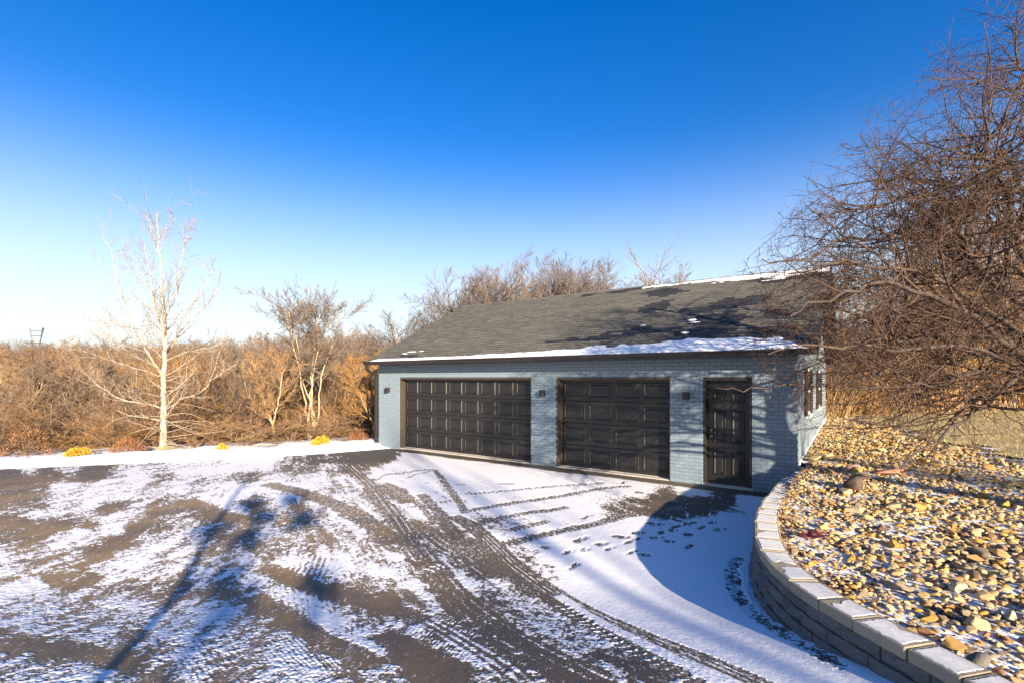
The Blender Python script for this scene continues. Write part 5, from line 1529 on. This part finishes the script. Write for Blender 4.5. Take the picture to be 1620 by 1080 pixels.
# ------------------------------------------------------------------ small plants along the bank
def bush(name, px, py, d, w, h, mat, label, n, kind='leaf', seed=1):
    rg = np.random.default_rng(seed)
    x, y, _ = W(px, py, d); z = float(tz(x, y)) + 0.02
    n = int(n*1.5) if kind == 'leaf' else n
    r = tag(empty(name, (x, y, z)), label, 'bush')
    # stems
    m = 26
    a = rg.uniform(0, 6.28, m); el = rg.uniform(0.2, 1.0, m)
    P = np.zeros((m, 4, 3)); t = np.linspace(0, 1, 4)
    P[:, :, 0] = (np.cos(a)*w*.5*(1-el*.6))[:, None]*t; P[:, :, 1] = (np.sin(a)*w*.5*(1-el*.6))[:, None]*t; P[:, :, 2] = (h*.9*np.sqrt(el))[:, None]*t
    vv, ff = merge([(P, np.linspace(.008, .003, 4)[None]*np.ones((m, 1)), 4)], rg)
    link('stem', mk('stem', vv, ff, M['bark_brown'], True), r)
    dr = rg.normal(size=(n, 3)); dr /= np.linalg.norm(dr, axis=1, keepdims=True); dr[:, 2] = np.abs(dr[:, 2])
    lump = 1 + 0.22*fbm(dr[:, 0]*3+9, dr[:, 1]*3+dr[:, 2]*2, seed, 3)
    c = dr*np.array([w/2, w/2, h])*(lump*rg.uniform(.45, 1.0, n)**0.5)[:, None]
    c[:, 2] += 0.03
    s = rg.uniform(.5, 1.0, n)*(0.038 if kind == 'leaf' else 0.10)
    e1 = dr + rg.normal(size=(n, 3))*.6 + np.array([0, 0, .5]); e1 /= np.linalg.norm(e1, axis=1, keepdims=True)
    e2 = np.cross(e1, rg.normal(size=(n, 3))); e2 /= np.linalg.norm(e2, axis=1, keepdims=True)
    wd = 0.35 if kind == 'leaf' else 0.07
    V = np.stack([c-e1*s[:, None], c+e2*(s*wd)[:, None], c+e1*s[:, None], c-e2*(s*wd)[:, None]], 1).reshape(-1, 3)
    link('foliage', mk('foliage', V, np.arange(n*4).reshape(n, 4), M[mat]), r)
    return r
bush('yellow_bush', 124, 716, 13.6, 0.72, 0.34, 'yellow_leaf', 'low yellow bush on the snow bank left of the pale young tree', 1500, seed=3)
bush('yellow_bush', 351, 711, 14.6, 0.38, 0.30, 'yellow_leaf', 'small round yellow bush on the snow right of the pale young tree', 900, seed=4)
bush('yellow_bush', 508, 699, 15.6, 0.68, 0.42, 'yellow_leaf', 'large bright yellow bush between the pale trees and the garage', 1500, seed=5)
bush('russet_bush', 204, 715, 14.2, 0.95, 0.55, 'russet_leaf', 'wispy russet bush beside the pale young tree', 900, 'wisp', 6)
bush('russet_bush', 566, 700, 16.0, 0.85, 0.55, 'russet_leaf', 'wispy russet bush in front of the thicket by the garage corner', 900, 'wisp', 7)
#bush('russet_bush', 398, 690, 16.6, 0.9, 0.5, 'orange_leaf', 'wispy orange-tinged bush in the thicket between the pale trees', 700, 'wisp', 9)
bush('dark_bush', 40, 722, 14.3, 1.2, 0.9, 'dead_leaf', 'dark brown leafy bush at the far left edge of the drive', 1100, 'leaf', 8)
def tuft(px, d, h, label, seed):
    rg = np.random.default_rng(seed); n = 260
    x, y, _ = W(px, 0, d)
    a = rg.uniform(0, 6.28, n); sp = rg.uniform(.05, 1, n)
    P = np.zeros((n, 4, 3)); t = np.linspace(0, 1, 4); hh = h*rg.uniform(.6, 1, n)
    P[:, :, 0] = (np.cos(a)*sp*h*.9)[:, None]*t**1.5; P[:, :, 1] = (np.sin(a)*sp*h*.9)[:, None]*t**1.5; P[:, :, 2] = hh[:, None]*(t - 0.35*sp[:, None]*t**3)
    vv, ff = merge([(P, np.linspace(.006, .0015, 4)[None]*np.ones((n, 1)), 3)], rg)
    tag(link('grass_tuft', mk('grass_tuft', vv, ff, M['straw'], True), None, (x, y, float(tz(x, y))+0.02)), label, 'grass tuft')
tuft(262, 14.55, 0.36, 'straw-coloured ornamental grass tuft at the foot of the pale young tree', 3)

# short dry grass of the lawn
def grass():
    rg = np.random.default_rng(2); n = 26000
    x = rg.uniform(8.4, 19, n); y = 5.5 + 11.2*rg.random(n)
    ok = ~in_bed(x-0.1, y) & (x > wallx(y)+1) & (x/y < 1.2); x, y = x[ok], y[ok]; n = len(x)
    z = np.minimum(bz(x, y), 1.15) - 0.02
    a = rg.uniform(0, 6.28, n); h = rg.uniform(.02, .06, n); l = rg.normal(size=(n, 2))*.03; w = .004
    b0 = np.stack([x+np.cos(a)*w, y+np.sin(a)*w, z], -1); b1 = np.stack([x-np.cos(a)*w, y-np.sin(a)*w, z], -1); tp = np.stack([x+l[:, 0], y+l[:, 1], z+h], -1)
    V = np.stack([b0, b1, tp], 1).reshape(-1, 3)
    tag(link('grass', mk('grass', V, np.arange(n*3).reshape(n, 3), M['straw'])), 'short dry grass of the lawn behind the stone bed', kind='stuff')
grass()

# dark red tangle among the stones
def tangle():
    rg = np.random.default_rng(14)
    c = G(1272, 850, bz)
    Ps = []
    for k in range(9):
        a = rg.uniform(-.9, .2); L = rg.uniform(.10, .2)
        p = [np.array([rg.uniform(-.09, .09), rg.uniform(-.05, .05), 0.02])]
        for j in range(5): a += rg.normal()*.6; p.append(p[-1] + np.array([math.cos(a)*L/5, math.sin(a)*L/5, rg.uniform(-.012, .014)]))
        Ps.append(spline(p, 1, 1, 10)[0][0])
    P = np.stack(Ps); v, f = merge([(P, np.linspace(.012, .008, 10)[None]*np.ones((9, 1)), 6)], rg)
    o = link('red_tangle', mk('red_tangle', v, f, M['maroon'], True), None, (c[0], c[1], float(bz(*c))+0.02))
    tag(o, 'dark red tangled scrap lying among the stones near the caps', 'debris')
tangle()

# log with a little snow at the thicket edge
def log():
    x, y, _ = W(1412, 650, 16.2); z = float(tz(x, y))
    n = 10; rg = random.Random(4)
    ring = [(0.22*math.cos(2*math.pi*i/n)*rg.uniform(.9, 1.1), 0.20*math.sin(2*math.pi*i/n)*rg.uniform(.9, 1.1)+.15) for i in range(n)]
    r = tag(empty('stump', (x, y, z), 0.5), 'short snow-topped log lying at the foot of the right thicket', 'log')
    link('wood', MB().prism(ring, 'x', -.32, .32).mesh('wood', M['bark_tan'], 0.02), r)
    link('snow_patch', MB().prism([(p[0]*0.75, max(p[1], .30)+.012) for p in ring if p[1] > .22], 'x', -.28, .25).mesh('snow_patch', M['snow_solid'], 0.006), r)
log()

# pylon on the skyline, with its wires
def pylon():
    d = 320.0
    c = W(57, 560, d); zb = float(tz(c[0], c[1]))
    B = np.array([c[0], c[1], zb])
    r = tag(empty('power_pylon', tuple(B)), 'steel lattice power pylon on the skyline above the left thicket', 'pylon')
    z = lambda px, py: W(px, py, d) - B
    def bars(nm, segs, rad):
        P = np.array([[a + (b-a)*t for t in np.linspace(0, 1, 3)] for a, b in segs]); v, f = merge([(P, np.full(P.shape[:2], rad), 4)], RNG)
        link(nm, mk(nm, v, f, M['steel_dark'], False), r)
    for k, (a, b) in enumerate((((45.5, 518.5), (51.5, 545)), ((69.5, 518.5), (62, 545)))):
        bars('leg', [(z(*a), z(*b)), (z(*b), z(57, 575)), (z(a[0]+(2 if k == 0 else -2), a[1]), z(b[0]+1, b[1]))], 0.28)
    bars('cross_arm', [(z(46.5, 523), z(69, 523)), (z(48.5, 531.5), z(66, 531.5)), (z(41, 542.5), z(68, 542.5))], 0.22)
    bars('mast', [(z(54, 570), np.array([-1.6, 0, 0.0])), (z(60, 570), np.array([1.6, 0, 0]))], 0.3)
    for n, (py, q) in enumerate(((523, 30), (531, 30), (542, 20))):
        a, b = W(57, py, d), W(330, py+q-12, 420.0); e = W(-200, py+4, 300.0)
        for s, (p0, p1) in enumerate(((a, b), (a, e))):
            t = np.linspace(0, 1, 14)[:, None]; P = p0*(1-t) + p1*t; P[:, 2] -= 5.0*4*(t*(1-t))[:, 0]
            v, f = merge([(P[None], np.full((1, 14), .045), 3)], RNG)
            tag(link('power_line', mk('power_line', v, f, M['steel_dark'], True)), 'power line running from the skyline pylon', 'cable', 'power lines of the pylon')
plain('steel_dark', (0.045, 0.055, 0.075), 0.5, 0.1, 1, 0.0)
pylon()

# slim tree behind the viewer, some leaves still on it: its shadow crosses the drive
def shade_tree():
    rg = np.random.default_rng(40)
    dirn = np.array([0.385, -0.923]); run = 12.0; rise = run*math.tan(SUN_EL)
    foot = G(345, 828) + dirn*run; zb = float(gz(*foot))
    top = rise + 0.2
    tr = spline([(0, 0, -0.1), (0.03, 0, 1.4), (-0.03, 0.02, 2.8), (0, 0, top), (0.05, 0, top+0.6)], 0.062, 0.025, 18)
    L, spots = [], [(395, 797), (480, 820), (392, 852), (335, 838), (462, 790), (370, 950), (362, 912), (505, 925), (415, 815)]
    V, b = [], 0
    limbs = []
    for n, (px, py) in enumerate(spots):
        g = G(px, py); p = np.array([*(g + dirn*run), float(gz(*g)) + rise]) - np.array([*foot, zb])
        limbs.append((*spline([(0, 0, top*0.62 if py < 900 else top*0.4), p*0.5 + np.array([0, 0, top*0.32]), p], 0.022, 0.006, 9), 5))
        m = 190; c = p + rg.normal(size=(m, 3))*np.array([.105, .105, .07]); s = rg.uniform(.03, .06, m)
        e1 = rg.normal(size=(m, 3)); e1 /= np.linalg.norm(e1, axis=1, keepdims=True); e2 = np.cross(e1, rg.normal(size=(m, 3))); e2 /= np.linalg.norm(e2, axis=1, keepdims=True)
        V.append(np.stack([c-e1*s[:, None], c+e2*(s*.5)[:, None], c+e1*s[:, None], c-e2*(s*.5)[:, None]], 1).reshape(-1, 3))
    r = tag(empty('slim_tree', (foot[0], foot[1], zb)), 'slim tree behind the viewer with clusters of dry leaves, shading the drive', 'tree')
    v, f = merge([(*tr, 8)], rg); link('trunk', mk('trunk', v, f, M['bark_brown'], True), r)
    for l in limbs:
        v, f = merge([l], rg); link('limb', mk('limb', v, f, M['bark_brown'], True), r)
    V = np.concatenate(V); link('crown', mk('crown', V, np.arange(len(V)).reshape(-1, 4), M['dead_leaf']), r)
shade_tree()

# two sparse bare trees behind the viewer whose shadows dapple the garage and the snow
SH = [tall(401, 12.4, M['bark_brown'], M['twig_grey'], 'bare_tree', 0.008, 0.25, 1, 0.5, 1.1, (9, 5, 4)), tall(402, 8.4, M['bark_brown'], M['twig_grey'], 'bare_tree', 0.008, 0.35, 3, 0.34, 1.2, (9, 6, 4))]
for n, (x, y, lab) in enumerate(((12.4, -22.0, 'tall bare tree with a long clear trunk standing behind the viewer'), (13.4, -9.8, 'broad bare tree standing behind the viewer beyond the stone bed'))):
    plant([SH[n]], 0, x, y, n*2.1 + 0.6, 1.0, lab, None, 0.5)
